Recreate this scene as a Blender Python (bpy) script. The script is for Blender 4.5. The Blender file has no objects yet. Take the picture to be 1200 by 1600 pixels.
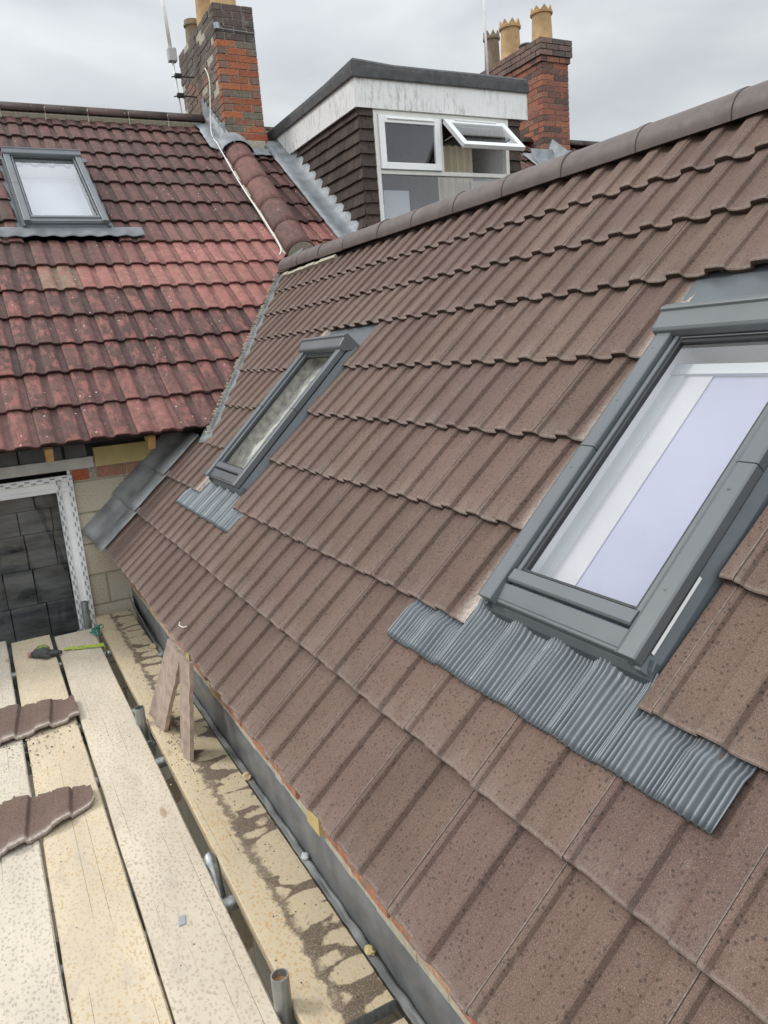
import bpy, bmesh, math, random
from mathutils import Vector, Matrix, noise
random.seed(7)
RAD = math.radians
scene = bpy.context.scene
COL = scene.collection

# ------------------------------------------------------------------ camera
yaw, pitch, roll = 0.4723, 0.2113, -0.0809
CAMPOS = Vector((-0.5945, -1.2793, 1.1806))
fw = Vector((math.sin(yaw)*math.cos(pitch), math.cos(yaw)*math.cos(pitch), -math.sin(pitch)))
rt = Vector((math.cos(yaw), -math.sin(yaw), 0)); up = rt.cross(fw)
r2 = rt*math.cos(roll) + up*math.sin(roll); u2 = up*math.cos(roll) - rt*math.sin(roll)
cam = bpy.data.objects.new("camera", bpy.data.cameras.new("camera")); COL.objects.link(cam)
m3 = Matrix((r2, u2, -fw)).transposed()
cam.matrix_world = Matrix.Translation(CAMPOS) @ m3.to_4x4()
cam.data.sensor_fit = 'HORIZONTAL'; cam.data.sensor_width = 36; cam.data.lens = 36*1187.96/1200
cam.data.clip_start = 0.05; cam.data.clip_end = 2000
scene.camera = cam

# ------------------------------------------------------------------ world: overcast sky
SUN_EL, SUN_AZ = RAD(46), RAD(306)
w = bpy.data.worlds.new("World"); scene.world = w; w.use_nodes = True
nt = w.node_tree; nt.nodes.clear()
out = nt.nodes.new('ShaderNodeOutputWorld'); bg = nt.nodes.new('ShaderNodeBackground')
sky = nt.nodes.new('ShaderNodeTexSky'); sky.sky_type = 'NISHITA'; sky.sun_disc = False
sky.sun_elevation = SUN_EL; sky.sun_rotation = SUN_AZ
tc = nt.nodes.new('ShaderNodeTexCoord'); mp = nt.nodes.new('ShaderNodeMapping'); mp.inputs['Scale'].default_value = (1, 1, 2.6)
mp.inputs['Location'].default_value = (0.35, 0.1, 0.4)
n1 = nt.nodes.new('ShaderNodeTexNoise'); n1.inputs['Scale'].default_value = 3.4; n1.inputs['Detail'].default_value = 5; n1.inputs['Roughness'].default_value = .45; n1.inputs['Distortion'].default_value = .25
cr = nt.nodes.new('ShaderNodeValToRGB')
cr.color_ramp.elements[0].position = .34; cr.color_ramp.elements[0].color = (6.0, 6.4, 6.75, 1)
cr.color_ramp.elements[1].position = .66; cr.color_ramp.elements[1].color = (9.4, 9.7, 9.9, 1)
e = cr.color_ramp.elements.new(.5); e.color = (7.7, 8.05, 8.35, 1)
sep = nt.nodes.new('ShaderNodeSeparateXYZ')
mr = nt.nodes.new('ShaderNodeMapRange'); mr.inputs['From Min'].default_value = .28; mr.inputs['From Max'].default_value = .95
mr.inputs['To Min'].default_value = 1.0; mr.inputs['To Max'].default_value = 2.2
mul = nt.nodes.new('ShaderNodeVectorMath'); mul.operation = 'SCALE'
mx = nt.nodes.new('ShaderNodeMixRGB'); mx.inputs['Fac'].default_value = .93
L = nt.links.new
L(tc.outputs['Generated'], mp.inputs['Vector']); L(mp.outputs[0], n1.inputs['Vector']); L(n1.outputs['Fac'], cr.inputs['Fac'])
L(tc.outputs['Generated'], sep.inputs[0]); L(sep.outputs['Z'], mr.inputs['Value'])
mr2 = nt.nodes.new('ShaderNodeMapRange'); mr2.inputs['From Min'].default_value = .2; mr2.inputs['From Max'].default_value = -.9
mr2.inputs['To Min'].default_value = 1.0; mr2.inputs['To Max'].default_value = 1.8
mm_ = nt.nodes.new('ShaderNodeMath'); mm_.operation = 'MULTIPLY'
L(sep.outputs['Y'], mr2.inputs['Value']); L(mr.outputs[0], mm_.inputs[0]); L(mr2.outputs[0], mm_.inputs[1])
L(cr.outputs['Color'], mul.inputs[0]); L(mm_.outputs[0], mul.inputs['Scale'])
L(sky.outputs[0], mx.inputs['Color1']); L(mul.outputs[0], mx.inputs['Color2']); L(mx.outputs[0], bg.inputs['Color'])
bg.inputs['Strength'].default_value = .09
L(bg.outputs[0], out.inputs['Surface'])
# ------------------------------------------------------------------ sun (veiled)
sl = bpy.data.lights.new("sun", 'SUN'); sl.energy = 1.9; sl.angle = RAD(14); sl.color = (1, .97, .92)
so = bpy.data.objects.new("sun", sl); COL.objects.link(so)
sd = Vector((math.sin(SUN_AZ)*math.cos(SUN_EL), math.cos(SUN_AZ)*math.cos(SUN_EL), math.sin(SUN_EL)))
so.rotation_euler = sd.to_track_quat('Z', 'Y').to_euler(); so.location = (0, 0, 12)
scene.view_settings.view_transform = 'Standard'; scene.view_settings.look = 'None'
scene.view_settings.exposure = 0.0; scene.view_settings.gamma = 1

# ------------------------------------------------------------------ materials
def newmat(name):
    m = bpy.data.materials.new(name); m.use_nodes = True
    nt = m.node_tree; b = nt.nodes['Principled BSDF']
    return m, nt, b
class N:
    """tiny node helper"""
    def __init__(s, nt): s.nt = nt
    def n(s, t, **kw):
        nd = s.nt.nodes.new(t)
        for k, v in kw.items():
            if k in nd.inputs: nd.inputs[k].default_value = v
            else: setattr(nd, k, v)
        return nd
    def l(s, a, b): s.nt.links.new(a, b)
    def obj(s, scale=(1, 1, 1), uv=False, rot=(0, 0, 0)):
        t = s.n('ShaderNodeTexCoord'); m = s.n('ShaderNodeMapping'); m.inputs['Scale'].default_value = scale
        m.inputs['Rotation'].default_value = rot
        s.l(t.outputs['UV' if uv else 'Object'], m.inputs['Vector']); return m.outputs[0]
    def noise(s, vec, scale, detail=4, rough=.55, dist=0):
        t = s.n('ShaderNodeTexNoise', Scale=scale, Detail=detail, Roughness=rough, Distortion=dist); s.l(vec, t.inputs['Vector']); return t.outputs['Fac']
    def ramp(s, f, *st):
        t = s.n('ShaderNodeValToRGB'); r = t.color_ramp
        while len(r.elements) < len(st): r.elements.new(.5)
        for e_, (p, c) in zip(r.elements, st):
            e_.position = p; e_.color = (c if isinstance(c, (tuple, list)) else (c, c, c)) + ((1,) if not isinstance(c, (tuple, list)) or len(c) == 3 else ())
        s.l(f, t.inputs['Fac']); return t.outputs['Color']
    def mix(s, f, a, b, mode='MIX'):
        t = s.n('ShaderNodeMixRGB', blend_type=mode)
        for k, v in (('Fac', f), ('Color1', a), ('Color2', b)):
            if isinstance(v, (int, float)): t.inputs[k].default_value = v if k == 'Fac' else (v, v, v, 1)
            elif isinstance(v, tuple): t.inputs[k].default_value = v + (1,)
            else: s.l(v, t.inputs[k])
        return t.outputs[0]
    def math(s, op, a, b=0.0):
        t = s.n('ShaderNodeMath', operation=op)
        for i, v in enumerate((a, b)):
            if isinstance(v, (int, float)): t.inputs[i].default_value = v
            else: s.l(v, t.inputs[i])
        return t.outputs[0]
    def attr(s, name):
        t = s.n('ShaderNodeAttribute'); t.attribute_name = name; return t
    def bump(s, h, strength, dist, b):
        t = s.n('ShaderNodeBump', Strength=strength, Distance=dist); s.l(h, t.inputs['Height']); s.l(t.outputs[0], b.inputs['Normal'])
MAT = {}
def simple(name, col, rough=.6, metal=0.0, var=.12, scale=14, bump=.15, bscale=120, spec=.5, streak=None):
    m, nt, b = newmat(name); h = N(nt); v = h.obj(streak or (1, 1, 1))
    f = h.noise(v, scale); lo = tuple(c*(1-var) for c in col); hi = tuple(min(1, c*(1+var)) for c in col)
    h.l(h.ramp(f, (.3, lo), (.7, hi)), b.inputs['Base Color'])
    h.l(h.ramp(h.noise(v, scale*2.3), (.3, rough*.85), (.7, min(1, rough*1.12))), b.inputs['Roughness'])
    b.inputs['Metallic'].default_value = metal; b.inputs['Specular IOR Level'].default_value = spec
    if bump: h.bump(h.noise(h.obj(), bscale, 3), bump, .002, b)
    MAT[name] = m; return m

def tile_new():
    m, nt, b = newmat('new_tile'); h = N(nt); v = h.obj()
    base = h.ramp(h.noise(v, 5, 3), (.3, (.121, .078, .061)), (.7, (.148, .098, .078)))
    tint = h.attr('Col').outputs['Color']
    base = h.mix(1.0, base, tint, 'MULTIPLY')
    fine = h.noise(v, 420, 2, .7)
    base = h.mix(1.0, base, h.ramp(fine, (.35, .68), (.65, 1.3)), 'MULTIPLY')
    sp = h.n('ShaderNodeTexVoronoi', Scale=85.0); h.l(v, sp.inputs['Vector'])
    spm = h.ramp(sp.outputs['Distance'], (.20, 1.0), (.34, 0.0))
    gate = h.ramp(h.noise(v, 30, 2), (.36, .1), (.52, .9))
    base = h.mix(h.mix(1.0, spm, gate, 'MULTIPLY'), base, (.062, .043, .037))
    v2_ = h.n('ShaderNodeTexVoronoi', Scale=240.0); h.l(v, v2_.inputs['Vector']); base = h.mix(h.ramp(v2_.outputs['Distance'], (.12, .55), (.22, 0.0)), base, (.32, .27, .24))
    # pale bloom and scuffs
    sc = h.noise(h.obj((1, 2.6, 1)), 9, 6, .78)
    scm = h.ramp(sc, (.64, 0.0), (.78, .5))
    base = h.mix(scm, base, (.34, .28, .245))
    d = h.attr('dust').outputs['Fac']
    dn = h.math('MULTIPLY', d, h.ramp(h.noise(v, 90, 4, .7), (.3, .25), (.62, 1.0)))
    base = h.mix(dn, base, (.56, .50, .44))
    h.l(base, b.inputs['Base Color']); b.inputs['Roughness'].default_value = .82; b.inputs['Specular IOR Level'].default_value = .35
    h.bump(h.mix(.35, fine, h.noise(v, 60, 3)), .55, .0016, b)
    MAT['new_tile'] = m
tile_new()
def tile_old():
    m, nt, b = newmat('old_tile'); h = N(nt); v = h.obj()
    tint = h.attr('Col').outputs['Color']
    f = h.noise(v, 16, 6, .7)
    base = h.mix(1.0, tint, h.ramp(f, (.3, .62), (.7, 1.35)), 'MULTIPLY')
    # pans darker, worn red showing on the crowns
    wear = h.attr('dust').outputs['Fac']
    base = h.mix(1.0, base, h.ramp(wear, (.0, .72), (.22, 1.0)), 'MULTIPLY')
    wm = h.math('MULTIPLY', wear, h.ramp(h.noise(h.obj((2.2, .8, .8)), 7, 6, .75), (.49, 0.0), (.58, 1.0)))
    base = h.mix(h.math('MULTIPLY', wm, .8), base, (.275, .10, .083))
    wl = h.ramp(h.noise(v, 30, 6, .85), (.62, 0.0), (.69, .6))
    base = h.mix(h.math('MULTIPLY', wl, .9), base, (.42, .33, .27))
    dk = h.ramp(h.noise(v, 11, 6, .75), (.6, 0.0), (.72, .7))
    base = h.mix(dk, base, (.040, .028, .024))
    vo = h.n('ShaderNodeTexVoronoi', Scale=13.0); h.l(v, vo.inputs['Vector'])
    lm = h.ramp(vo.outputs['Distance'], (.05, 1.0), (.09, 0.0))
    lm = h.mix(1.0, lm, h.ramp(h.noise(v, 3, 2), (.40, 0.0), (.5, 1.0)), 'MULTIPLY')
    base = h.mix(lm, base, (.62, .60, .54))
    st_ = h.ramp(h.noise(h.obj((9, 1.0, 1.0)), 3.2, 6, .75), (.50, 0.0), (.66, .5)); base = h.mix(st_, base, h.mix(1.0, base, (.55, .52, .50), 'MULTIPLY'))
    base = h.mix(h.ramp(h.noise(h.obj((9, 1.1, 1.1)), 4.3, 5, .8), (.60, 0.0), (.72, .35)), base, (.34, .22, .17))
    h.l(base, b.inputs['Base Color']); b.inputs['Roughness'].default_value = .75; b.inputs['Specular IOR Level'].default_value = .4
    h.bump(h.mix(.5, f, h.noise(v, 150, 3)), .5, .003, b)
    MAT['old_tile'] = m
tile_old()
def col_mat(name, rough=.85, fs=40, lo=.65, hi=1.3, bump=.9, bd=.008, extra=None):
    m, nt, b = newmat(name); h = N(nt); v = h.obj()
    f = h.noise(v, fs, 6, .7)
    base = h.mix(1.0, h.attr('Col').outputs['Color'], h.ramp(f, (.3, lo), (.7, hi)), 'MULTIPLY')
    if extra:
        base = h.mix(h.ramp(h.noise(v, extra[0], 6, .75), (extra[1], 0.0), (extra[1]+.07, extra[2])), base, extra[3])
    h.l(base, b.inputs['Base Color']); b.inputs['Roughness'].default_value = rough; b.inputs['Specular IOR Level'].default_value = .3
    h.bump(f, bump, bd, b); MAT[name] = m
col_mat('old_brick', extra=(11, .56, .8, (.20, .19, .155)))
col_mat('far_brick', extra=(14, .56, .6, (.17, .15, .12)))
col_mat('hung_tile', fs=22, lo=.6, hi=1.35, extra=(6, .62, .35, (.10, .085, .045)))
col_mat('plain_col', fs=30, lo=.75, hi=1.2, bump=.3, bd=.002)

def wood(name, base, spot, spot2, dirt=0, grain=(.50, .44, .36)):
    m, nt, b = newmat(name); h = N(nt)
    inf = h.n('ShaderNodeObjectInfo')
    tco = h.n('ShaderNodeTexCoord'); off = h.n('ShaderNodeVectorMath', operation='ADD')
    rnd = h.n('ShaderNodeCombineXYZ'); h.l(h.math('MULTIPLY', inf.outputs['Random'], 37.0), rnd.inputs[1]); h.l(inf.outputs['Random'], rnd.inputs[0])
    h.l(tco.outputs['Object'], off.inputs[0]); h.l(rnd.outputs[0], off.inputs[1])
    def mapd(sc):
        mm = h.n('ShaderNodeMapping'); mm.inputs['Scale'].default_value = sc; h.l(off.outputs[0], mm.inputs['Vector']); return mm.outputs[0]
    v = mapd((1, 1, 1))
    c = h.ramp(h.noise(mapd((1, .25, 1)), 6, 4), (.3, tuple(x*.86 for x in base)), (.7, tuple(min(.9, x*1.1) for x in base)))
    gr = h.noise(mapd((75, 1.4, 20)), 2.4, 6, .7)
    c = h.mix(h.ramp(gr, (.42, 0.0), (.7, .55)), c, grain)
    # damp leaf shaped flecks
    vo = h.n('ShaderNodeTexVoronoi', Scale=1.0); h.l(h.mix(.012, mapd((88, 52, 60)), h.n('ShaderNodeTexNoise', Scale=9.0).outputs['Color']), vo.inputs['Vector'])
    warp = h.noise(v, 130, 2); dd = h.math('ADD', h.math('MULTIPLY', vo.outputs['Distance'], .6), h.math('MULTIPLY', warp, .9))
    fm = h.ramp(dd, (.60, 1.0), (.70, 0.0))
    gate = h.ramp(h.noise(v, 26, 3), (.32, .45), (.5, 1.0))
    spc = h.mix(h.ramp(h.noise(mapd((1, .4, 1)), 5, 3), (.42, 0.0), (.6, 1.0)), spot, spot2)
    c = h.mix(h.math('MULTIPLY', h.mix(1.0, fm, gate, 'MULTIPLY'), .78), c, spc)
    kn = h.n('ShaderNodeTexVoronoi', Scale=1.0); h.l(mapd((5.5, 1.7, 1)), kn.inputs['Vector']); c = h.mix(h.ramp(kn.outputs['Distance'], (.045, .75), (.085, 0.0)), c, (.34, .22, .12))
    # long drying cracks
    wv = h.n('ShaderNodeTexWave', Scale=1.15, Distortion=1.6, Detail=3.0); wv.inputs['Detail Scale'].default_value = .6; h.l(mapd((5.3, .35, 0)), wv.inputs['Vector'])
    cm = h.ramp(wv.outputs['Fac'], (.0, 1.0), (.0035, 0.0)); cg = h.ramp(h.noise(mapd((3, .45, 1)), 3, 2), (.50, 0.0), (.58, .9))
    cr_ = h.mix(1.0, cm, cg, 'MULTIPLY')
    c = h.mix(cr_, c, (.12, .09, .07))
    # grey smears
    c = h.mix(h.ramp(h.noise(mapd((1, .5, 1)), 9, 5, .7), (.54, 0.0), (.74, .6)), c, (.36, .31, .26))
    if dirt:
        sx = h.n('ShaderNodeSeparateXYZ'); h.l(tco.outputs['Object'], sx.inputs[0])
        vc = h.n('ShaderNodeTexVoronoi', feature='SMOOTH_F1', Scale=1.0, Randomness=.75, Smoothness=.12)
        h.l(h.mix(.02, mapd((7.6, 14.5, 1)), h.n('ShaderNodeTexNoise', Scale=6.0).outputs['Color']), vc.inputs['Vector'])
        wn = h.noise(v, 26, 4, .6)
        edge = h.math('ADD', vc.outputs['Distance'], h.math('MULTIPLY', h.math('SUBTRACT', wn, .5), .30))
        dm = h.ramp(edge, (.60, 0.0), (.66, 1.0))
        fine_e = h.math('ADD', sx.outputs[0], h.math('MULTIPLY', h.math('SUBTRACT', h.noise(v, 18, 5, .7), .5), .10))
        band = h.ramp(h.math('ADD', fine_e, .5), (.472, 0.0), (.492, 1.0))
        sol = h.ramp(h.math('ADD', fine_e, .5), (.468, 0.0), (.480, 1.0), (.492, 1.0), (.508, 0.0))
        dm2 = h.mix(1.0, dm, band, 'MULTIPLY')
        dm3 = h.mix(h.math('MULTIPLY', sol, .85), dm2, (1.0, 1.0, 1.0))
        grit = h.ramp(h.noise(v, 240, 3, .8), (.34, .45), (.5, 1.0))
        dustc = h.mix(.45, c, (.48, .40, .27))
        c = h.mix(band, c, dustc)
        c = h.mix(h.mix(1.0, dm3, grit, 'MULTIPLY'), c, (.125, .093, .07))
    h.l(c, b.inputs['Base Color']); b.inputs['Roughness'].default_value = .8; b.inputs['Specular IOR Level'].default_value = .3
    h.bump(h.mix(.5, gr, h.mix(.5, warp, cr_)), .35, .002, b)
    MAT[name] = m
wood('board_pale', (.56, .49, .385), (.42, .33, .23), (.37, .30, .23))
wood('board_yellow', (.55, .465, .33), (.43, .34, .21), (.47, .30, .14))
wood('board_grey', (.54, .48, .385), (.36, .32, .27), (.33, .29, .24))
wood('board_dirty', (.54, .45, .30), (.42, .32, .18), (.48, .29, .12), dirt=1)
simple('timber', (.50, .30, .12), .7, var=.2, scale=20)
simple('ply', (.50, .40, .17), .75, var=.12, scale=8)
simple('window_grey', (.112, .124, .132), .38, var=.07, scale=5, bump=.05, bscale=700, spec=.5)
simple('window_grey_dark', (.055, .065, .07), .45, var=.08, scale=5, bump=.05)
simple('flashing_grey', (.09, .105, .114), .42, var=.12, scale=10, bump=.05)
simple('pleat', (.16, .18, .193), .42, metal=.3, var=.10, scale=14, bump=.05)
simple('lead', (.21, .228, .242), .6, metal=.1, var=.28, scale=7, bump=.3, bscale=30)
simple('lead_dull', (.15, .16, .168), .65, metal=0, var=.28, scale=7, bump=.3, bscale=30)
simple('lead_dark', (.26, .265, .262), .55, metal=.1, var=.35, scale=6, bump=.4, bscale=22)
simple('membrane', (.075, .078, .082), .5, var=.3, scale=9, bump=.3, bscale=30)
simple('membrane_sheen', (.13, .135, .14), .4, var=.3, scale=9, bump=.3, bscale=30)
simple('black', (.012, .012, .013), .6, var=.2)
simple('gasket', (.02, .022, .024), .55, var=.1)
simple('upvc', (.80, .81, .80), .35, var=.04, scale=6, bump=.03)
simple('upvc_old', (.66, .66, .61), .4, var=.06, scale=8, bump=.05)
simple('slot_grey', (.30, .33, .35), .5, var=.15)
simple('felt', (.068, .070, .072), .85, var=.3, scale=12, bump=.6, bscale=60)
simple('mortar', (.40, .37, .29), .9, var=.2, scale=40, bump=.8, bscale=70)
simple('ridge_new', (.105, .083, .075), .6, var=.2, scale=10, bump=.25, bscale=160)
simple('steel', (.33, .35, .35), .42, metal=.75, var=.3, scale=25, bump=.2, streak=(3, 3, .6))
simple('rust', (.30, .16, .07), .8, var=.35, scale=60)
simple('pot_buff', (.45, .29, .14), .75, var=.2, scale=10)
simple('pot_dark', (.23, .17, .11), .8, var=.3, scale=10)
simple('pot_red', (.38, .17, .13), .8, var=.3, scale=20)
simple('cable_white', (.72, .72, .68), .5, var=.08)
simple('blind_grey', (.46, .48, .50), .9, var=.03, scale=3, bump=0)
simple('room', (.10, .06, .045), .9, var=.2)
simple('curtain', (.55, .48, .36), .9, var=.2, scale=3, streak=(12, 12, .4))
simple('lavender', (.36, .37, .47), .9, var=.04, scale=3, bump=0)
simple('strip_green', (.50, .535, .535), .9, var=.03, scale=3, bump=0)
simple('plaster_cream', (.46, .46, .475), .9, var=.04, scale=4, bump=0)
simple('plaster_white', (.82, .82, .82), .9, var=.03, bump=0)
simple('cobweb', (.42, .42, .37), .9, var=.45, scale=14, bump=0, streak=(1.5, 1.5, 1.5))
simple('lime', (.36, .46, .06), .6, var=.2)
simple('green_twine', (.01, .22, .15), .6, var=.2)
simple('glove_olive', (.17, .20, .06), .8, var=.4, scale=50)
simple('glove_dark', (.05, .055, .055), .8, var=.3, scale=40)
simple('stone_bit', (.48, .38, .22), .9, var=.2, scale=40, bump=.6)
simple('ground', (.09, .08, .06), .95, var=.4, scale=2, bump=.6, bscale=30)
simple('lintel_grey', (.55, .54, .50), .9, var=.12, scale=8)
simple('render_wall', (.36, .33, .27), .9, var=.12, scale=4)
simple('slate_pale', (.11, .115, .12), .45, var=.75, scale=6, bump=.3, streak=(.6, 1, 2.2))
simple('slate', (.085, .088, .09), .55, var=.35, scale=5, bump=.3)
simple('tile_back', (.36, .28, .23), .9, var=.25, scale=18, bump=.6, bscale=60, streak=(1, 1, 1))
simple('tape_grey', (.16, .17, .17), .5)

def fascia_mat():
    m, nt, b = newmat('dirty_fascia'); h = N(nt)
    v = h.obj((1, 1, .5))
    f = h.noise(h.obj((6, 6, 1.6)), 4, 6, .75); g = h.noise(h.obj(), 2.2, 3)
    fm = h.mix(1.0, h.ramp(f, (.48, 0.0), (.66, .75)), h.ramp(g, (.44, .15), (.6, 1.0)), 'MULTIPLY')
    h.l(h.mix(fm, (.74, .74, .72), (.24, .24, .22)), b.inputs['Base Color']); b.inputs['Roughness'].default_value = .6
    MAT['dirty_fascia'] = m
fascia_mat()
def block_mat():
    m, nt, b = newmat('blockwork'); h = N(nt); v = h.obj(uv=True)
    br = h.n('ShaderNodeTexBrick', Scale=1.0); br.inputs['Brick Width'].default_value = .45; br.inputs['Row Height'].default_value = .225
    br.inputs['Mortar Size'].default_value = .008; br.inputs['Mortar Smooth'].default_value = .3
    br.inputs['Color1'].default_value = (.50, .44, .34, 1); br.inputs['Color2'].default_value = (.43, .38, .30, 1); br.inputs['Mortar'].default_value = (.27, .25, .17, 1)
    h.l(h.mix(.01, v, h.n('ShaderNodeTexNoise', Scale=3.0).outputs['Color']), br.inputs['Vector'])
    o = h.obj(); f = h.noise(o, 90, 4, .7)
    c = h.mix(1.0, br.outputs['Color'], h.ramp(f, (.3, .7), (.7, 1.25)), 'MULTIPLY')
    c = h.mix(h.ramp(h.noise(o, 5, 4), (.5, 0.0), (.7, .4)), c, (.45, .43, .36))
    h.l(c, b.inputs['Base Color']); b.inputs['Roughness'].default_value = .95
    h.bump(h.mix(.5, h.math('SUBTRACT', 1.0, br.outputs['Fac']), f), .7, .006, b); MAT['blockwork'] = m
block_mat()
def glass_mat(name, tint=(1, 1, 1), refl=1.0, rough=.0, ior=1.5):
    m = bpy.data.materials.new(name); m.use_nodes = True; nt = m.node_tree; nt.nodes.clear(); h = N(nt)
    o = h.n('ShaderNodeOutputMaterial'); tr = h.n('ShaderNodeBsdfTransparent'); tr.inputs[0].default_value = tint + (1,)
    gl = h.n('ShaderNodeBsdfGlossy'); gl.inputs['Roughness'].default_value = rough; gl.inputs[0].default_value = (.95, .96, 1, 1)
    lw = h.n('ShaderNodeLayerWeight', Blend=.5); r0 = ((ior-1)/(ior+1))**2
    f5 = h.math('ADD', h.math('MULTIPLY', h.math('POWER', lw.outputs['Facing'], 5.0), 1-r0), r0); mxs = h.n('ShaderNodeMixShader')
    fac = h.math('MINIMUM', h.math('MULTIPLY', f5, refl), .9)
    dirt = h.ramp(h.noise(h.obj(), 55, 4, .8), (.62, 0.0), (.8, .12))
    df = h.n('ShaderNodeBsdfDiffuse'); df.inputs[0].default_value = (.7, .7, .68, 1); mx2 = h.n('ShaderNodeMixShader')
    h.l(fac, mxs.inputs[0]); h.l(tr.outputs[0], mxs.inputs[1]); h.l(gl.outputs[0], mxs.inputs[2])
    h.l(dirt, mx2.inputs[0]); h.l(mxs.outputs[0], mx2.inputs[1]); h.l(df.outputs[0], mx2.inputs[2]); h.l(mx2.outputs[0], o.inputs[0])
    MAT[name] = m
glass_mat('glass', refl=3.0)
glass_mat('glass_soft', refl=.55, rough=.12)
glass_mat('glass_mirror', tint=(.85, .87, .9), refl=1.6, ior=1.7)
glass_mat('glass_dark', tint=(.75, .77, .78), refl=1.1)

# ------------------------------------------------------------------ mesh builder
class MB:
    def __init__(s): s.v = []; s.f = []; s.c = []; s.d = []; s.uv = []
    def vert(s, p, d=0.0): s.v.append(Vector(p)); s.d.append(d); return len(s.v)-1
    def face(s, idx, col=(1, 1, 1), uv=None): s.f.append(tuple(idx)); s.c.append(col); s.uv.append(uv)
    def grid(s, rows, col=(1, 1, 1), dust=None, close=False):
        base = len(s.v); nr, nc = len(rows), len(rows[0])
        for i, r in enumerate(rows):
            for j, p in enumerate(r): s.vert(p, dust[i][j] if dust else 0.0)
        for i in range(nr-1):
            for j in range(nc-1 + (1 if close else 0)):
                a = base+i*nc+j; b_ = base+i*nc+(j+1) % nc
                s.face((a, b_, b_+nc, a+nc), col)
        return base
    def box(s, lo, hi, T=None, col=(1, 1, 1), taper=None):
        x0, y0, z0 = lo; x1, y1, z1 = hi
        P = [(x0, y0, z0), (x1, y0, z0), (x1, y1, z0), (x0, y1, z0), (x0, y0, z1), (x1, y0, z1), (x1, y1, z1), (x0, y1, z1)]
        if taper: P = [taper(p) for p in P]
        b = len(s.v)
        for p in P: s.vert(T(*p) if T else p)
        for q in ((0, 3, 2, 1), (4, 5, 6, 7), (0, 1, 5, 4), (1, 2, 6, 5), (2, 3, 7, 6), (3, 0, 4, 7)): s.face([b+i for i in q], col)
    def prism(s, poly, a0, a1, T, col=(1, 1, 1)):
        """poly of (p,q) extruded along first coord from a0 to a1; T(a,p,q)"""
        b = len(s.v); n = len(poly)
        for a in (a0, a1):
            for p, q in poly: s.vert(T(a, p, q))
        for i in range(n): j = (i+1) % n; s.face((b+i, b+j, b+n+j, b+n+i), col)
        s.face([b+i for i in range(n)], col); s.face([b+n+i for i in range(n)], col)
    def tube(s, pts, r, n=10, col=(1, 1, 1), cap=True):
        pts = [Vector(p) for p in pts]; rings = []
        for i, p in enumerate(pts):
            t = (pts[min(i+1, len(pts)-1)]-pts[max(i-1, 0)]).normalized()
            a = t.cross(Vector((0, 0, 1)));  a = a.normalized() if a.length > .05 else Vector((1, 0, 0)); b_ = t.cross(a)
            rr = r[i] if isinstance(r, (list, tuple)) else r
            rings.append([p+(a*math.cos(2*math.pi*k/n)+b_*math.sin(2*math.pi*k/n))*rr for k in range(n)])
        base = s.grid(rings, col, close=True)
        if cap:
            s.face([base+k for k in range(n)], col); s.face([base+(len(pts)-1)*n+k for k in range(n)], col)
    def lathe(s, c, prof, n=20, col=(1, 1, 1)):
        rings = [[(c[0]+r*math.cos(2*math.pi*k/n), c[1]+r*math.sin(2*math.pi*k/n), c[2]+z) for k in range(n)] for r, z in prof]
        s.grid(rings, col, close=True)
    def build(s, name, mat, parent=None, smooth=False, bevel=0, clip=None, loc=None, merge=False, solid=0):
        me = bpy.data.meshes.new(name)
        o_ = Vector(loc) if loc is not None else (parent_world(parent) if parent else Vector((0, 0, 0)))
        me.from_pydata([tuple(p-o_) for p in s.v], [], s.f)
        at = me.attributes.new('Col', 'FLOAT_COLOR', 'FACE')
        for i, c in enumerate(s.c): at.data[i].color = (c[0], c[1], c[2], 1)
        ad = me.attributes.new('dust', 'FLOAT', 'POINT')
        for i, d in enumerate(s.d): ad.data[i].value = d
        bm = bmesh.new(); bm.from_mesh(me)
        if clip:
            for co, no in clip:
                bmesh.ops.bisect_plane(bm, geom=bm.verts[:]+bm.edges[:]+bm.faces[:], plane_co=Vector(co)-o_, plane_no=no, clear_outer=True)
        if merge: bmesh.ops.remove_doubles(bm, verts=bm.verts[:], dist=1e-5)
        bmesh.ops.recalc_face_normals(bm, faces=bm.faces[:])
        bm.to_mesh(me); bm.free()
        uvl = me.uv_layers.new(name='UVMap')
        for p in me.polygons:
            nrm = p.normal; ax = max(range(3), key=lambda i: abs(nrm[i]))
            for li in p.loop_indices:
                q = me.vertices[me.loops[li].vertex_index].co+o_
                uvl.data[li].uv = ((q.y, q.z) if ax == 0 else (q.x, q.z) if ax == 1 else (q.x, q.y))
            if smooth: p.use_smooth = True
        me.materials.append(MAT[mat]); ob = bpy.data.objects.new(name, me); COL.objects.link(ob)
        if parent: ob.parent = parent; ob.location = o_-parent_world(parent)
        else: ob.location = o_
        if solid: md = ob.modifiers.new('solid', 'SOLIDIFY'); md.thickness = solid; md.offset = 0
        if bevel: md = ob.modifiers.new('bevel', 'BEVEL'); md.width = bevel; md.segments = 2; md.limit_method = 'ANGLE'
        if smooth == 'auto':
            for p in me.polygons: p.use_smooth = True
            me.set_sharp_from_angle(angle=RAD(24))
        return ob
def parent_world(o):
    p = Vector((0, 0, 0))
    while o is not None: p += o.location; o = o.parent
    return p
def tag(o, label, cat, group=None):
    o['label'] = label; o['category'] = cat
    if group: o['group'] = group
    return o
def thing(name, loc, label, cat, group=None):
    o = bpy.data.objects.new(name, None); COL.objects.link(o); o.location = loc; o.empty_display_size = .2
    return tag(o, label, cat, group)
def struct(o): o['kind'] = 'structure'; return o

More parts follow.
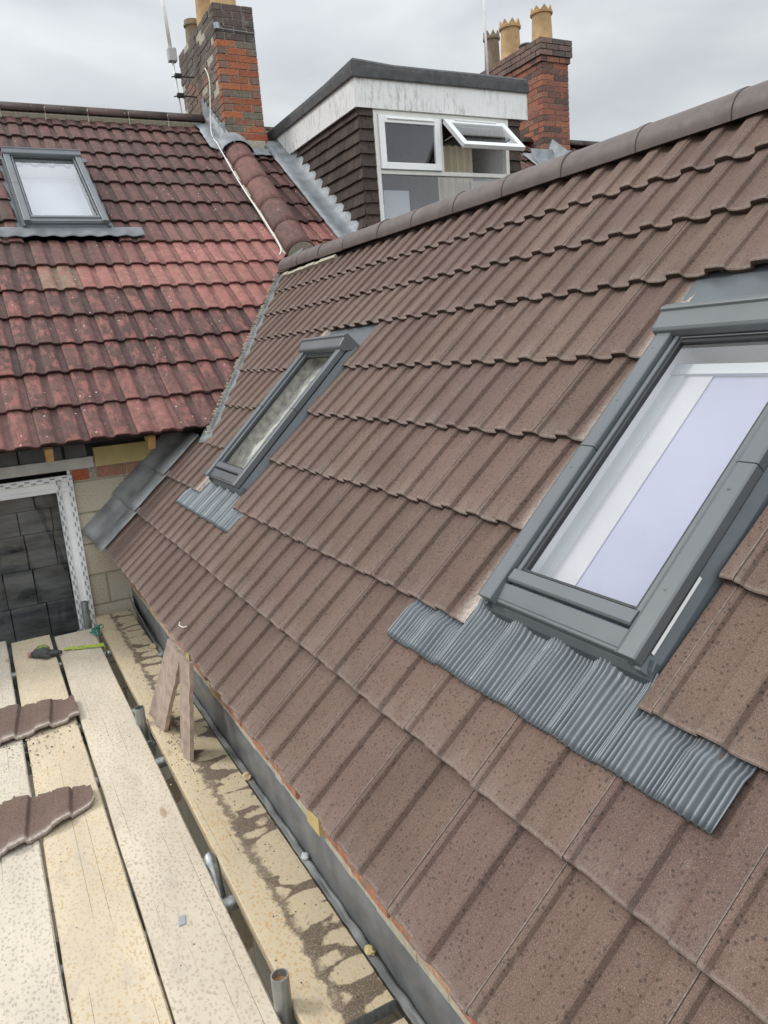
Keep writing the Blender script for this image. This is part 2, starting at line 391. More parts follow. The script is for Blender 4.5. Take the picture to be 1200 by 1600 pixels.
# ------------------------------------------------------------------ roof frames
TH = 0.7633; CT, ST = math.cos(TH), math.sin(TH)
def RW(a, s_, n): return Vector((s_*CT-n*ST, a, s_*ST+n*CT))
PH = RAD(36.2); CP, SP = math.cos(PH), math.sin(PH)
def MW(a, s_, n): return Vector((a, 4.08+s_*CP-n*SP, .85+s_*SP+n*CP))

# ================================================================== GROUND
g = MB(); R_ = 300; g.face([g.vert((-R_, -R_, -3)), g.vert((R_, -R_, -3)), g.vert((R_, R_, -3)), g.vert((-R_, R_, -3))])
struct(g.build('ground', 'ground'))

# ================================================================== REAR EXTENSION (new roof)
ext = thing('rear_extension', (1.0, 1.5, -3), 'rear extension with a new brown concrete tiled roof and two grey roof windows', 'building')
TW = .30; TT = .024
ROLL = [(0.0, .0205), (.0025, .0228), (.025, .0236), (.048, .0228), (.053, .0195), (.058, .0040), (.063, .0012), (.085, -.0012), (.110, -.0005), (.126, .0028), (.135, .0072), (.1405, .0200), (.1445, .0228),
        (.170, .0236), (.193, .0228), (.198, .0195), (.203, .0040), (.208, .0012), (.230, -.0012), (.257, -.0005), (.273, .0028), (.2815, .0068), (.2865, .0165), (.290, .0186), (.2985, .0190)]
def prof_new(v):
    v = v % TW
    for (a, ha), (b_, hb) in zip(ROLL, ROLL[1:]):
        if a <= v <= b_: return ha+(hb-ha)*(v-a)/(b_-a)
    return ROLL[-1][1]
def tile_piece(mb, T, prof_pts, a_base, a0, a1, s0, gauge, lap, tt, ds=0., dn=0., tilt=0., col=(1, 1, 1), cut=(0, 0), wear=None, paleL=.0, nseg=4, rnd=None):
    """one roof tile (or a cut slice) between a0..a1, tail at s0"""
    pts = [(a_base+v, h_) for v, h_ in prof_pts if a0+1e-4 < a_base+v < a1-1e-4]
    def hh(a):
        v = a-a_base
        for (p, hp), (q, hq) in zip(prof_pts, prof_pts[1:]):
            if p <= v <= q: return hp+(hq-hp)*(v-p)/max(q-p, 1e-6)
        return prof_pts[-1][1] if v > prof_pts[-1][0] else prof_pts[0][1]
    pts = [(a0, hh(a0))]+pts+[(a1, hh(a1))]
    L_ = gauge+lap
    svals = [0, .0035, .012]+[L_*(i/nseg) for i in range(1, nseg+1)]
    rows = []; dr = []
    for si, u in enumerate(svals):
        row = []; dl = []
        for a, h_ in pts:
            jag = (noise.noise(Vector((a*38, s0*7, 1.3)))*.0022 + noise.noise(Vector((a*120, s0*7, 5.3)))*.0010) if si < 3 else 0
            drop = .0045 if si == 0 else (.001 if si == 1 else 0)
            ja = 0
            if cut[0] and a == a0: ja = noise.noise(Vector((s0*9+u*40, a*3, 0)))*.007
            if cut[1] and a == a1: ja = noise.noise(Vector((s0*9+u*40, a*3, 2)))*.007
            row.append(T(a+ja, s0+u+ds+jag+tilt*(a-a0), -tt*u/gauge+h_+dn-drop))
            d = paleL if (a == a0 and not cut[0]) else 0  # paler line along the uncut joint edge
            if si <= 1: d = max(d, .22)
            elif si == 2: d = max(d, .05*(1+noise.noise(Vector((a*30, s0*5, 8)))*3))
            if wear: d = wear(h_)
            for flag, edge in ((cut[0], a0), (cut[1], a1)):
                if flag: d = max(d, 1.0-abs(a-edge)/.06)
            dl.append(max(0, d))
        rows.append(row); dr.append(dl)
    # insert extra columns handled by profile; tail face + underside
    mb.grid(rows, col, dr)
    dark = tuple(c*.72 for c in col)  # shade of the tail edge and underside painted in as darker tile colour
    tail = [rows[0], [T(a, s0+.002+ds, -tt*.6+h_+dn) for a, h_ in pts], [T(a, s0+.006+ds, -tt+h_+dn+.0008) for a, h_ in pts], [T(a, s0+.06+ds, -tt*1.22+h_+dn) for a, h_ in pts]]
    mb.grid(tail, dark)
    for k in (0, -1):
        mb.grid([[r[k] for r in rows], [T(pts[k][0], s0+u+ds, -tt*u/gauge+pts[k][1]+dn-tt) for u in svals]], col, [[.2+.5*cut[k]]*len(svals), [0]*len(svals)])
SK = [0, .316, .637, .9496, 1.2664, 1.5855, 1.9113, 2.19, 2.475, 2.80]
WIN_NEW = [(-.27, .365, 2, 5), (2.49, 3.13, 2, 5)]   # a0,a1, first course, last course
def valley_a(s_): return 1.3073*(s_*CT)+2.918
roof_parts = MB()
clipped = MB()
VS = []
for k in range(9):
    s0 = SK[k]; gge = SK[k+1]-s0
    lap = .05 if k < 8 else -.03
    for j in range(-9, 20):
        a_b = j*TW; ints = [(a_b, a_b+.2985)]
        for (w0, w1, k0, k1) in WIN_NEW:
            if k0 <= k <= k1:
                nn = []
                for (p, q) in ints:
                    if q <= w0 or p >= w1: nn.append((p, q)); continue
                    if p < w0-.015: nn.append((p, w0))
                    if q > w1+.015: nn.append((w1, q))
                ints = nn
        if k < 3: amax = 4.14
        else: amax = 99
        ints = [(p, min(q, amax)) for p, q in ints if p < amax-.02]
        c = 1+random.uniform(-.10, .09); col = (c*1.0, c*random.uniform(.985, 1.01), c*random.uniform(.97, 1.01))
        ds, dn, ti = random.uniform(-.0025, .0025), random.uniform(0, .0022), random.uniform(-.008, .008)
        for p, q in ints:
            if k >= 3 and p > valley_a(s0+gge+.05): continue
            cut = (1 if p > a_b+.02 else 0, 0)
            if k == 0 or k > 5: cut = (0, 0)
            tgt = clipped if (k >= 2 and q > valley_a(s0)-.5 and k >= 3) else roof_parts
            tile_piece(tgt, RW, ROLL, a_b, p, q, s0, gge, lap, TT, ds, dn, ti, col, cut, paleL=.5)
rt_ = roof_parts.build('roof_tiles', 'new_tile', ext, smooth='auto')
# valley cut: vertical plane through y = 1.3073 x + 2.918 - .10
vn = Vector((-1.3073, 1, 0)).normalized()
clipped.build('valley_cut_tiles', 'new_tile', ext, smooth='auto', clip=[((0, 2.918-.145, 0), vn)])
# roof boarding under tiles, with openings
u_ = MB()
def sheet(mb, T, a0, a1, s0, s1, n0=-.075, n1=-.055): mb.box((a0, s0, n0), (a1, s1, n1), T)
for a0, a1, s0, s1 in ((-2.7, 5.4, .12, .70), (-2.7, 5.75, 1.75, 2.79), (-2.7, -.27, .70, 1.75), (.32, 2.45, .70, 1.75), (3.0, 4.9, .70, 1.75)): sheet(u_, RW, a0, a1, s0, s1)
u_.build('roof_underlay', 'membrane', ext, clip=[((0, 2.918+.02, 0), vn)])
bk = MB()
for k in range(9):
    for j in range(-6, 19):
        c = 1+random.uniform(-.07, .07)
        bk.box((j*TW, SK[k], -.02), (j*TW+.297, SK[k]+.34, 0), lambda a, s_, n: Vector((4.06-(s_*CT-n*ST), a, s_*ST+n*CT)), (c, c, c))
bk.build('back_slope', 'new_tile', ext)
# ridge tiles
RX, RZ = 2.03, 1.879
joints = [-.65, -.2, .25, .70, 1.15, 1.60, 2.05, 2.50, 2.97, 3.42, 3.97, 4.42, 4.87, 5.30]
for i in range(len(joints)-1):
    y0, y1 = joints[i], joints[i+1]; mb = MB(); rings = []
    lift = random.uniform(-.003, .003)
    for y, r in ((y0, .107), (y0+.03, .107), (y0+.032, .103), (y1+.012, .1025)):
        zz = RZ+.0105*y+lift
        rings.append([(RX+r*1.06*math.sin(t), y, zz+r*math.cos(t)*(1.0)) for t in [RAD(-98+196*q/14) for q in range(15)]])
    rings2 = [[(RX+(Vector(p)-Vector((RX, p[1], RZ))).x*.88, p[1], RZ+(Vector(p).z-RZ)*.88) for p in rg] for rg in rings]
    base = mb.grid(rings); b2 = mb.grid(rings2)
    for rr in (0, 3):
        for q in range(14): mb.face((base+rr*15+q, base+rr*15+q+1, b2+rr*15+q+1, b2+rr*15+q))
    for q in (0, 14):
        for rr in range(3): mb.face((base+rr*15+q, base+(rr+1)*15+q, b2+(rr+1)*15+q, b2+rr*15+q))
    rd = mb.build('ridge_tile', 'ridge_new', ext, smooth='auto')
    cl = MB(); cl.lathe((RX, y0+.03, RZ+.122+.0105*y0), [(.0, -.012), (.006, -.013), (.007, -.022), (0, -.024)], 8)
    cl.build('ridge_clip', 'black', rd)
dr_ = MB()
dr_.box((-2.7, 2.72, -.03), (5.25, 2.75, .016), RW)
dr_.build('dry_ridge_strip', 'black', ext)
mo = MB()
for i in range(11):
    y = 4.1+i*.1; mo.box((y, 2.67, .0), (y+.1, 2.70+random.uniform(0, .01), .030+random.uniform(-.006, .006)), RW)
mo.build('ridge_mortar', 'mortar', ext)
# valley trough
va = MB(); rows = []
for i in range(40):
    x = .70+i*.038; y = 1.3073*x+2.918; z = .9567*x-.035
    w_ = .010*noise.noise(Vector((i*.7, 0, 0)))
    zn = lambda xx: .9567*xx-.026
    zm = lambda xx, yy_: .85+.7318*(yy_-4.08)-.020
    rows.append([(x+.12, y-.17, zn(x+.12)-.022), (x+.07, y-.10, zn(x+.07)-.004), (x+.04, y-.055, zn(x+.04)+.003), (x+.012, y-.012, zn(x)+.006), (x, y+.0, zn(x)+.018), (x-.01, y+.01, zn(x)+.010), (x-.03, y+.03, zm(0, y+.03)-.01)])
va.grid(rows); va.build('valley_flashing', 'lead_dull', ext, smooth=True, solid=.003)
# verge lead soakers at the foot of the valley, turned up the house wall
def soaker(s0, s1, wob):
    mb = MB(); rows = []
    for i in range(9):
        s_ = s0+(s1-s0)*i/8; row = []
        for a, n in ((4.02, .012), (4.08, .022), (4.10, .044), (4.118, .008), (4.145, .044), (4.165, .008), (4.2, .016), (4.27, .022), (4.33, .032), (4.37, .07), (4.388, .13)):
            row.append(RW(a, s_+(.012*noise.noise(Vector((a*9, s0*5, wob))) if i in (0, 8) else 0), n+.004*noise.noise(Vector((a*9, s_*9, wob)))+.012-.05*(s_-s0)))
        rows.append(row)
    mb.grid(rows); return mb
for (s0, s1, nm) in ((-.03, .36, 1), (.315, .68, 2), (.63, 1.0, 3)):
    soaker(s0, s1, nm).build('lead_soaker', 'lead_dark', ext, smooth=True, solid=.004)
# eave wall, fascia, brick and timber make-up pieces
wl = MB(); wl.box((.165, -3, -3), (4.06-.165, 4.6, -.30)); wl.build('wall', 'blockwork', ext)
fs = MB(); rows = []
for i in range(60):
    y = -2.4+i*(6.6/59); q = .004*noise.noise(Vector((y*2, 0, 0)))
    rows.append([(.150+q, y, -.62), (.145+q, y, -.5), (.141+q, y, -.42), (.138+q, y, -.325+.012*noise.noise(Vector((y*3, 3, 0)))), (.155, y, -.32)])
fs.grid(rows); fs.build('fascia', 'membrane_sheen', ext, smooth=True)
ml = MB()
for i in range(90):
    y = -2.4+i*.0735; ml.box((.136+random.uniform(0, .003), y, -.325+random.uniform(-.006, .004)), (.17, y+.0745, -.292+random.uniform(-.006, .006)))
ml.build('mortar_bed', 'mortar', ext, bevel=.002)
yy = -2.4; i = 0
br_ = MB()
while yy < 4.3:
    L_ = random.uniform(.13, .24); kind = random.random()
    x = .132+random.uniform(-.004, .004)
    if kind < .78:
        cc = random.choice([(.42, .19, .12), (.45, .24, .17), (.38, .17, .11), (.47, .30, .20)])
        br_.box((x, yy, -.294), (.17, yy+L_-.008, -.10), col=cc)
    else:
        tb = MB(); tb.box((x-.008, yy+.01, -.300), (.17, yy+L_*.5, -.10), lambda a, b, c: Vector((a+random.uniform(-.006, .004), b+random.uniform(-.015, .015), c))); tb.build('timber_packing', 'ply', ext, bevel=.001)
    yy += L_
bkg = MB(); bkg.box((.15, -2.4, -.31), (.19, 4.35, -.08)); bkg.build('brick_backing', 'mortar', ext)
br_.build('brick_course', 'old_brick', ext, bevel=.003);
# crumpled strip below the fascia
cs = MB(); rows = []
for i in range(240):
    y = -2.3+i*(6.55/239); a = math.sin(y*17+2.2*math.sin(y*5))*.5+.5; b_ = noise.noise(Vector((y*6, 7, 0)))
    far = max(0, (y-3.4)/.8)
    c_ = noise.noise(Vector((y*14, 3, 2)))
    up_ = max(0, y-3.3)*.13
    k_ = noise.noise(Vector((y*30, 1, 9)))
    rows.append([(.140, y, -.500+.01*c_), (.130+.004*k_, y, -.503+.010*c_+.008*a+up_*.5), (.1165-.004*a+.004*c_, y, -.499+.010*a+.010*b_+.004*k_+up_), (.1155-.003*a+.003*k_, y, -.506+.006*a+up_)])
cs.grid(rows); cs.build('lead_apron', 'lead_dark', ext, smooth='auto', solid=.0015)

# ------------------------------------------------------------------ roof window builder
def roof_window(T, parent, a_near, a_far, s0, s1, flip, nh, big, open_back, h0=0.0, name='roof_window'):
    """a_near = side with the deep gutter. flip=-1: a decreases towards the near side"""
    sg = 1 if a_far > a_near else -1
    def W(u, v, n): return T(a_near+sg*u, s0+v, n+h0)       # u from near side 0..wd, v up-slope
    wd = abs(a_far-a_near); ln = s1-s0
    fr_ = MB()
    # curb box: four walls with sloping outer flashings
    for (u0, u1, v0, v1) in ((.02, .05, .01, ln-.01), (wd-.05, wd-.02, .01, ln-.01), (.05, wd-.05, .01, .05), (.05, wd-.05, ln-.06, ln-.01)):
        fr_.box((u0, v0, -.14), (u1, v1, nh-.018), W)
    fr_.prism([(-.018, -.012), (-.012, .012), (.004, nh*.52), (.02, nh*.56), (.02, -.012)], -.012, ln-.02, lambda a, p, q: W(p, a, q))
    fr_.prism([(wd+.018, -.012), (wd+.012, .012), (wd-.004, nh*.52), (wd-.02, nh*.56), (wd-.02, -.012)], -.012, ln-.02, lambda a, p, q: W(p, a, q))
    fr_.prism([(-.022, -.012), (-.016, .012), (-.002, nh*.40), (.02, nh*.46), (.02, -.012)], -.016, wd+.016, lambda a, p, q: W(a, p, q))
    frame = fr_.build(name, 'flashing_grey', parent, bevel=.0025)
    # sash and bottom frame cover
    sa = MB()
    sa.prism([(.0, nh*.42), (.002, nh*.70), (.055, nh*.82), (.058, nh*.42)], .012, wd-.012, lambda a, p, q: W(a, p, q))
    sa.build('frame_cover', 'window_grey', frame, bevel=.003)
    s2 = MB()
    s2.prism([(.062, nh*.5), (.062, nh*.86), (.068, nh*.93), (.098, nh*.90), (.104, nh*.6)], .064, wd-.064, lambda a, p, q: W(a, p, q))
    s2.box((.064, .10, nh*.5), (.078, ln-.075, nh*.80), W); s2.box((wd-.078, .10, nh*.5), (wd-.064, ln-.075, nh*.80), W)
    s2.box((.064, ln-.095, nh*.5), (wd-.064, ln-.080, nh*.74), W)
    s2.build('sash', 'window_grey', frame, bevel=.002)
    s3 = MB()
    for u0, u1 in ((.080, .088), (wd-.088, wd-.080)): s3.box((u0, .10, nh*.5), (u1, ln-.095, nh*.70), W)
    s3.box((.080, .104, nh*.5), (wd-.080, .110, nh*.72), W); s3.box((.080, ln-.108, nh*.5), (wd-.080, ln-.098, nh*.68), W)
    s3.build('gasket', 'gasket', frame)
    # side covers in two lengths
    for (u0, u1) in ((0, .058), (wd-.058, wd)):
        for (v0, v1) in ((.0, ln*.50-.001), (ln*.50+.001, ln-.072)):
            cv = MB()
            cv.prism([(u0, nh*.62), (u0+.001, nh*.96), (u0+.006, nh*1.0), (u1-.012, nh*1.0), (u1, nh*.93), (u1, nh*.62)], v0-.004 if v0 == 0 else v0, v1, lambda a, p, q: W(p, a, q))
            c_ = cv.build('side_cover', 'window_grey', frame, bevel=.0015)
            uu = (u0+u1)/2
            for vv in (v0+.16, v1-.07):
                sc = MB(); ce = W(uu, vv, nh*1.0+.001); sc.lathe(ce, [(.0001, .0012), (.003, .0008), (.0036, -.002)], 8)
                sc.build('screw', 'steel', c_)
    # hood
    hd = MB()
    hd.prism([(ln-.092, nh*.80), (ln-.090, nh*1.12), (ln-.082, nh*1.20), (ln-.030, nh*1.30), (ln-.027, nh*1.42), (ln-.018, nh*1.42), (ln, nh*1.30), (ln, .0), (ln-.02, 0.0)], -.006, wd+.006, lambda a, p, q: W(a, p, q))
    hd.build('hood', 'window_grey', frame, bevel=.003)
    # glazing
    gl = MB(); b0 = [gl.vert(W(u, v, nh*.60)) for u, v in ((.084, .108), (wd-.084, .108), (wd-.084, ln-.102), (.084, ln-.102))]
    gl.face(b0); gl.build('pane', 'glass_soft' if big == 'small' else 'glass', frame)
    return frame, W, wd, ln
def apron(T, frame, a0, a1, s0, s1, period, h0=0.0):
    mb = MB(); n = int((a1-a0)/period*8); rows = []
    for i in range(13):
        t = i/12; row = []
        for j in range(n+1):
            a = a0+(a1-a0)*j/n
            fanned = a + .006*math.sin(a*27+.6)*(t*t) + .0015*noise.noise(Vector((a*9, t*1.2, 0)))
            s_ = s0+(s1-s0)*t
            if i == 0: s_ += .006*noise.noise(Vector((a*8, 1, 0)))+.0015*math.sin(2*math.pi*fanned/period)
            h_ = sum(prof_new(a+dd) for dd in (-.012, -.006, 0, .006, .012))/5+.003
            k1 = -TT*max(0, (s_-.316))/.321
            amp = .0056*(1-.35*t)*(.9+.35*noise.noise(Vector((a*14, 3, 0))))
            row.append(T(a, s_, k1+h_+.0088-(.007 if s_ > .622 and (a > .372 or a < -.268) and a < 1 else 0)-(.007 if s_ > .622 and (a > 3.13 or 1 < a < 2.49) else 0)+h0+amp*math.sin(2*math.pi*fanned/period)+.010*max(0, t-.85)/.15))
        rows.append(row)
    mb.grid(rows); mb.build('pleated_flashing', 'pleat', frame, smooth=True, solid=.0012)
def gutter(T, frame, rects, mat='flashing_grey'):
    mb = MB()
    for a0, a1, s0, s1, n in rects: mb.box((a0, s0, n-.004), (a1, s1, n), T)
    mb.build('gutter_flashing', mat, frame)

# big window on the new roof
fr1, W1, wd1, ln1 = roof_window(RW, ext, -.245, .30, .712, 1.695, -1, .072, 'big', True)
fr1['label'] = 'large grey roof window at the right, cut by the photo edge'
apron(RW, fr1, -.51, .612, .50, .715, .0122)
gutter(RW, fr1, [(-.31, -.262, .655, 1.93, -.030), (-.31, .40, 1.69, 1.96, -.018), (.315, .39, .655, 1.93, -.030)])
ws = MB(); ws.prism([(-.003, .034), (-.002, .041), (-.0005, .041), (-.0005, .034)], .03, .22, lambda a, p, q: W1(p, a, q)); ws.build('foam_strip', 'upvc', fr1)
# inside the opening: reveals and coloured strips standing in for a hazy reflection
sh = MB()
for u0, u1 in ((.052, .055), (wd1-.055, wd1-.052)): sh.box((u0, .055, -.20), (u1, ln1-.065, .034), W1)
sh.box((.055, .052, -.20), (wd1-.055, .055, .034), W1); sh.box((.055, ln1-.067, -.20), (wd1-.055, ln1-.064, .034), W1)
sh.build('reveal', 'plaster_white', fr1)
for nm, mt, u0, u1, v1, dp in (('reflect_strip', 'strip_green', .440, .489, ln1-.17, -.014), ('reflect_strip', 'plaster_cream', .352, .440, ln1-.17, -.018), ('pane_backing', 'lavender', .056, .352, ln1-.17, -.022)):
    q = MB(); q.box((u0, .056, dp-.01), (u1, v1, dp), W1); q.build(nm, mt, fr1)
q = MB(); q.box((.056, ln1-.17, -.03), (wd1-.056, ln1-.135, -.008), W1); q.build('lining_rail', 'strip_green', fr1)
q = MB(); q.box((.056, ln1-.135, -.10), (wd1-.056, ln1-.07, -.09), W1); q.build('blind_box', 'ply', fr1)
# small (farther) window on the new roof
fr2, W2, wd2, ln2 = roof_window(RW, ext, 2.455, 3.03, .735, 1.735, -1, .082, 'small', True)
fr2['label'] = 'narrow looking grey roof window farther along the new roof'
apron(RW, fr2, 2.30, 3.43, .515, .74, .0165)
gutter(RW, fr2, [(2.42, 2.50, .655, 1.95, -.030), (2.42, 3.16, 1.73, 1.97, -.018), (3.04, 3.14, .655, 1.95, -.030)], 'flashing_grey')
sh = MB()
for u0, u1 in ((.052, .055), (wd2-.055, wd2-.052)): sh.box((u0, .055, -.30), (u1, ln2-.065, .034), W2)
sh.box((.055, .052, -.30), (wd2-.055, .055, .034), W2); sh.box((.055, ln2-.067, -.30), (wd2-.055, ln2-.064, .034), W2)
sh.build('reveal', 'cobweb', fr2)
q = MB(); rows = []
for i in range(40):
    v = .052+(ln2-.115)*i/39; rows.append([W2(.056+(wd2-.112)*j/20, v, -.03+.014*noise.noise(Vector((v*9, j*.35, 2)))) for j in range(21)])
q.grid(rows); q.build('pane_backing', 'cobweb', fr2, smooth=True)

# ================================================================== TERRACED HOUSE (old roof, left)
house = thing('terraced_house', (0.0, 6.5, -3), 'terraced house with a weathered red brown tiled roof and a tall brick chimney', 'building')
ROWS = [-.165, .205, .585, .93, 1.30, 1.675, 2.045, 2.43, 2.82, 3.22, 3.63, 3.97, 4.31, 4.65, 4.98, 5.29]
OLD = []
for half in range(2):
    o_ = half*.15
    OLD += [(o_+.0, .003), (o_+.004, .010), (o_+.009, .0145), (o_+.020, .0165), (o_+.048, .0172), (o_+.078, .0165), (o_+.092, .0140), (o_+.100, .009), (o_+.107, .003), (o_+.116, 0.0), (o_+.130, -.001), (o_+.146, .0)]
OLD.append((.298, .0))
WM = (-.035, .745, 7, 10)
def old_col(k, x, rng):
    s_ = ROWS[k]
    dk = rng.choice([(.088, .043, .037), (.080, .041, .035), (.096, .047, .040), (.076, .042, .035), (.100, .050, .043)])
    pk = rng.choice([(.30, .125, .105), (.28, .12, .10), (.29, .135, .11)])
    p_ = {5: (x-.15)/.35, 6: (x-.65)/.3, 4: (x-.85)/.5, 7: (x-1.0)/1.2, 3: .10+(x-.9)*.2}.get(k, .0 if k > 3 else .14)
    p_ = max(0.0 if k > 7 else .05, min(1.0, p_))+rng.uniform(-.12, .12)
    if k == 0 and .25 < x < .6: p_ = .75
    p_ = max(0, min(1, p_)); c = tuple(a_*(1-p_)+b_*p_ for a_, b_ in zip(dk, pk))
    if k == 5 and .05 < x < .3: c = (.22, .14, .10)
    f_ = rng.uniform(.9, 1.1); return tuple(v*f_ for v in c)
rng = random.Random(3)
ot = MB(); otc = MB(); orr = MB()
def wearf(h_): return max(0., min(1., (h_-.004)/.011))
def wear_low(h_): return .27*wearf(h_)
for k in range(15):
    s0 = ROWS[k]; g_ = ROWS[k+1]-s0
    for j in range(-12, 34):
        a_b = j*TW+.045*0
        if a_b > 2.25 and k < 6: continue
        if a_b > 3.0 and k < 16 and a_b < 3.2: pass
        if 3.05 < a_b < 5.1 and s0 < 5.2: 
            if a_b+.3 < 5.15: continue
        if a_b < 2.4 and k < 7 and 4.08+(s0+g_+.06)*CP < 1.3073*a_b+2.918: continue
        ints = [(a_b, a_b+.298)]
        if WM[2] <= k <= WM[3]:
            nn = []
            for p, q in ints:
                if q <= WM[0] or p >= WM[1]: nn.append((p, q)); continue
                if p < WM[0]-.02: nn.append((p, WM[0]))
                if q > WM[1]+.02: nn.append((WM[1], q))
            ints = nn
        for p, q in ints:
            col = old_col(k, (p+q)/2, rng)
            lowish = (k <= 5)
            clp = k < 7 and a_b+.3 > (4.08+s0*CP-2.918)/1.3073-.35 and a_b < 2.4
            tgt = otc if clp else (ot if a_b < 2.3 else orr)
            if a_b > 2.24 and a_b < 2.9 and k >= 6: tgt = orr
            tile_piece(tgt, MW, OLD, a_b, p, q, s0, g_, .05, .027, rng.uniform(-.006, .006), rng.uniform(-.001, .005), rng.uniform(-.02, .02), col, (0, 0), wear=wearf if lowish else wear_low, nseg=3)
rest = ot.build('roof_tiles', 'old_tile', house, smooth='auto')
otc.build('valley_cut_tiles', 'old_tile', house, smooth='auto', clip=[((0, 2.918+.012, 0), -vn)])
# broken mortar / cut edge along the valley
ve = MB()
for i in range(60):
    x = .75+i*.0237; y = 1.3073*x+2.918+.012; z = .85+.7318*(y-4.08)
    r = random.uniform(.003, .009)
    ve.box((x-.014-r*.3, y-r, z-.03), (x+.014, y+r*1.5, z+.004+random.uniform(-.010, .008)))
ve.build('valley_mortar', 'mortar', house, bevel=.003)
ub = MB()
for a0, a1, s0, s1 in ((-3.6, -.0, -.1, 5.3), (.70, 2.4, 2.62, 5.3), (0, .70, 4.1, 5.3), (0, .7, 2.0, 2.7), (0, .75, -.1, 2.1), (.7, 2.2, 2.0, 2.7)): ub.box((a0, s0, -.08), (a1, s1, -.055), MW)
ub2 = MB(); ub2.box((.7, -.1, -.08), (2.2, 2.05, -.055), MW)
ub.build('roof_underlay', 'black', house); ub2.build('valley_boarding', 'black', house, clip=[((0, 2.918+.03, 0), -vn)])
# rear slope
rb = MB(); yr = 4.08+5.31*CP; zr = .85+5.31*SP
rb.box((-3.6, 0, -.05), (2.95, 6.2, 0), lambda a, s_, n: Vector((a, yr+s_*CP+n*SP, zr-s_*SP+n*CP)), (.09, .045, .04)); rb.build('rear_slope', 'old_tile', house)
# old ridge
for i in range(13):
    x0 = 2.32-.44*(i+1); mb = MB(); rings = []
    for x, r in ((x0, .13), (x0+.432, .13)):
        rings.append([(x, yr+r*1.25*math.sin(t), zr-.055+r*math.cos(t)) for t in [RAD(-80+160*q/8) for q in range(9)]])
    mb.grid(rings, rng.choice([(.085, .045, .04), (.10, .055, .045), (.07, .045, .038)])); mb.build('ridge_tile', 'old_tile', house, smooth=True, solid=.014)
rm = MB()
rm.box((-3.6, 5.16, -.01), (2.3, 5.215, .045), MW)
for i in range(13): x0 = 2.32-.44*(i+1); rm.lathe((x0+.436, yr-.0, zr), [(0, 0)], 3) if False else rm.box((x0+.430, yr-.15, zr-.06), (x0+.442, yr+.15, zr+.078-.0), taper=lambda p: (p[0], p[1]*1.0, p[2]-(abs(p[1]-yr)*.35)))
rm.build('ridge_mortar', 'mortar', house, bevel=.003)
# party wall coping of half round tiles
pts = [(5.83, 0), (6.17, 0), (6.55, 0), (6.95, 0), (7.35, 0), (7.74, 0)]
def cop_ring(yv, r, xc):
    s_ = (yv-4.08)/CP; return [MW(xc+r*math.sin(t), s_, r*math.cos(t)-.01) for t in [RAD(-100+200*q/14) for q in range(15)]]
for i in range(5):
    y0, y1 = pts[i][0], pts[i+1][0]; x0 = 2.37+.02*i; mb = MB()
    mb.grid([cop_ring(y0-.02, .150, x0), cop_ring(y0+.05, .150, x0), cop_ring(y1, .147, x0+.02)], rng.choice([(.11, .05, .045), (.13, .06, .05), (.10, .05, .042)]), [[.35]*15]*3)
    c_ = mb.build('coping_tile', 'old_tile', house, smooth='auto', solid=.02)
    mm = MB(); mm.grid([cop_ring(y1-.03, .153, x0+.02), cop_ring(y1-.008, .159, x0+.02), cop_ring(y1-.002, .150, x0+.02)]); mm.build('mortar_joint', 'mortar', c_, smooth=True)
mp_ = MB(); b0 = [mp_.vert(v) for v in cop_ring(5.815, .145, 2.37)]; mp_.face(b0)
bed = MB()
for xs in (-1, 1):
    rows = []
    for i in range(40):
        y = 5.82+i*.049; s_ = (y-4.08)/CP; xc = 2.37+.02*(i/8)
        rows.append([MW(xc+xs*(.13), s_, .05), MW(xc+xs*(.155+.008*noise.noise(Vector((i, xs, 0)))), s_, .012), MW(xc+xs*.18, s_, .0)])
    bed.grid(rows)
bed.build('coping_bedding', 'mortar', house, smooth=True); mp_.build('coping_end', 'mortar', house, solid=.02)

# chimneys from individual bricks
def chimney(parent, x0, x1, y0, y1, z0, z1, colf, mat, corbel=0, seed=1, jit=.004):
    rg = random.Random(seed); mb = MB(); core = MB(); core.box((x0+.012, y0+.012, z0), (x1-.012, y1-.012, z1-.01))
    n = int(round((z1-z0)/.075)); dz = (z1-z0)/n
    for k in range(n):
        z = z0+k*dz; ex = corbel if (corbel and k >= n-3) else (corbel*.5 if corbel and k == n-4 else 0)
        X0, X1, Y0, Y1 = x0-ex, x1+ex, y0-ex, y1+ex
        def run(a0, a1, odd):
            a = a0; first = True; o = []
            while a < a1-.02:
                L_ = .2275 if (not first or not odd) else .114
                b_ = min(a+L_, a1); b_ = a1 if a1-b_ < .06 else b_
                o.append((a, b_-.011)); a = b_; first = False
            if o: o[-1] = (o[-1][0], a1)
            return o
        for a, b_ in run(X0, X1, k % 2):
            r = rg.uniform; mb.box((a, Y0+r(0, jit), z+.005), (b_, Y0+.1, z+dz-.005), col=colf('front', (a+b_)/2, z, rg))
        for a, b_ in run(Y0+.0, Y1, (k+1) % 2):
            for X, sgn in ((X0, 1), (X1, -1)):
                j_ = rg.uniform(0, jit*2); A, B = (X+j_, X+.1) if sgn > 0 else (X-.1, X-j_)
                mb.box((A, a+(.102 if a == Y0 and k % 2 == 0 else .0), z+.005), (B, b_, z+dz-.005), col=colf('side', a, z, rg))
    mb.box((x0-corbel+.02, y0-corbel+.02, z1-.03), (x1+corbel-.02, y1+corbel-.02, z1-.003), col=(.2, .19, .15))
    return mb.build('chimney', mat, parent, bevel=.005), core
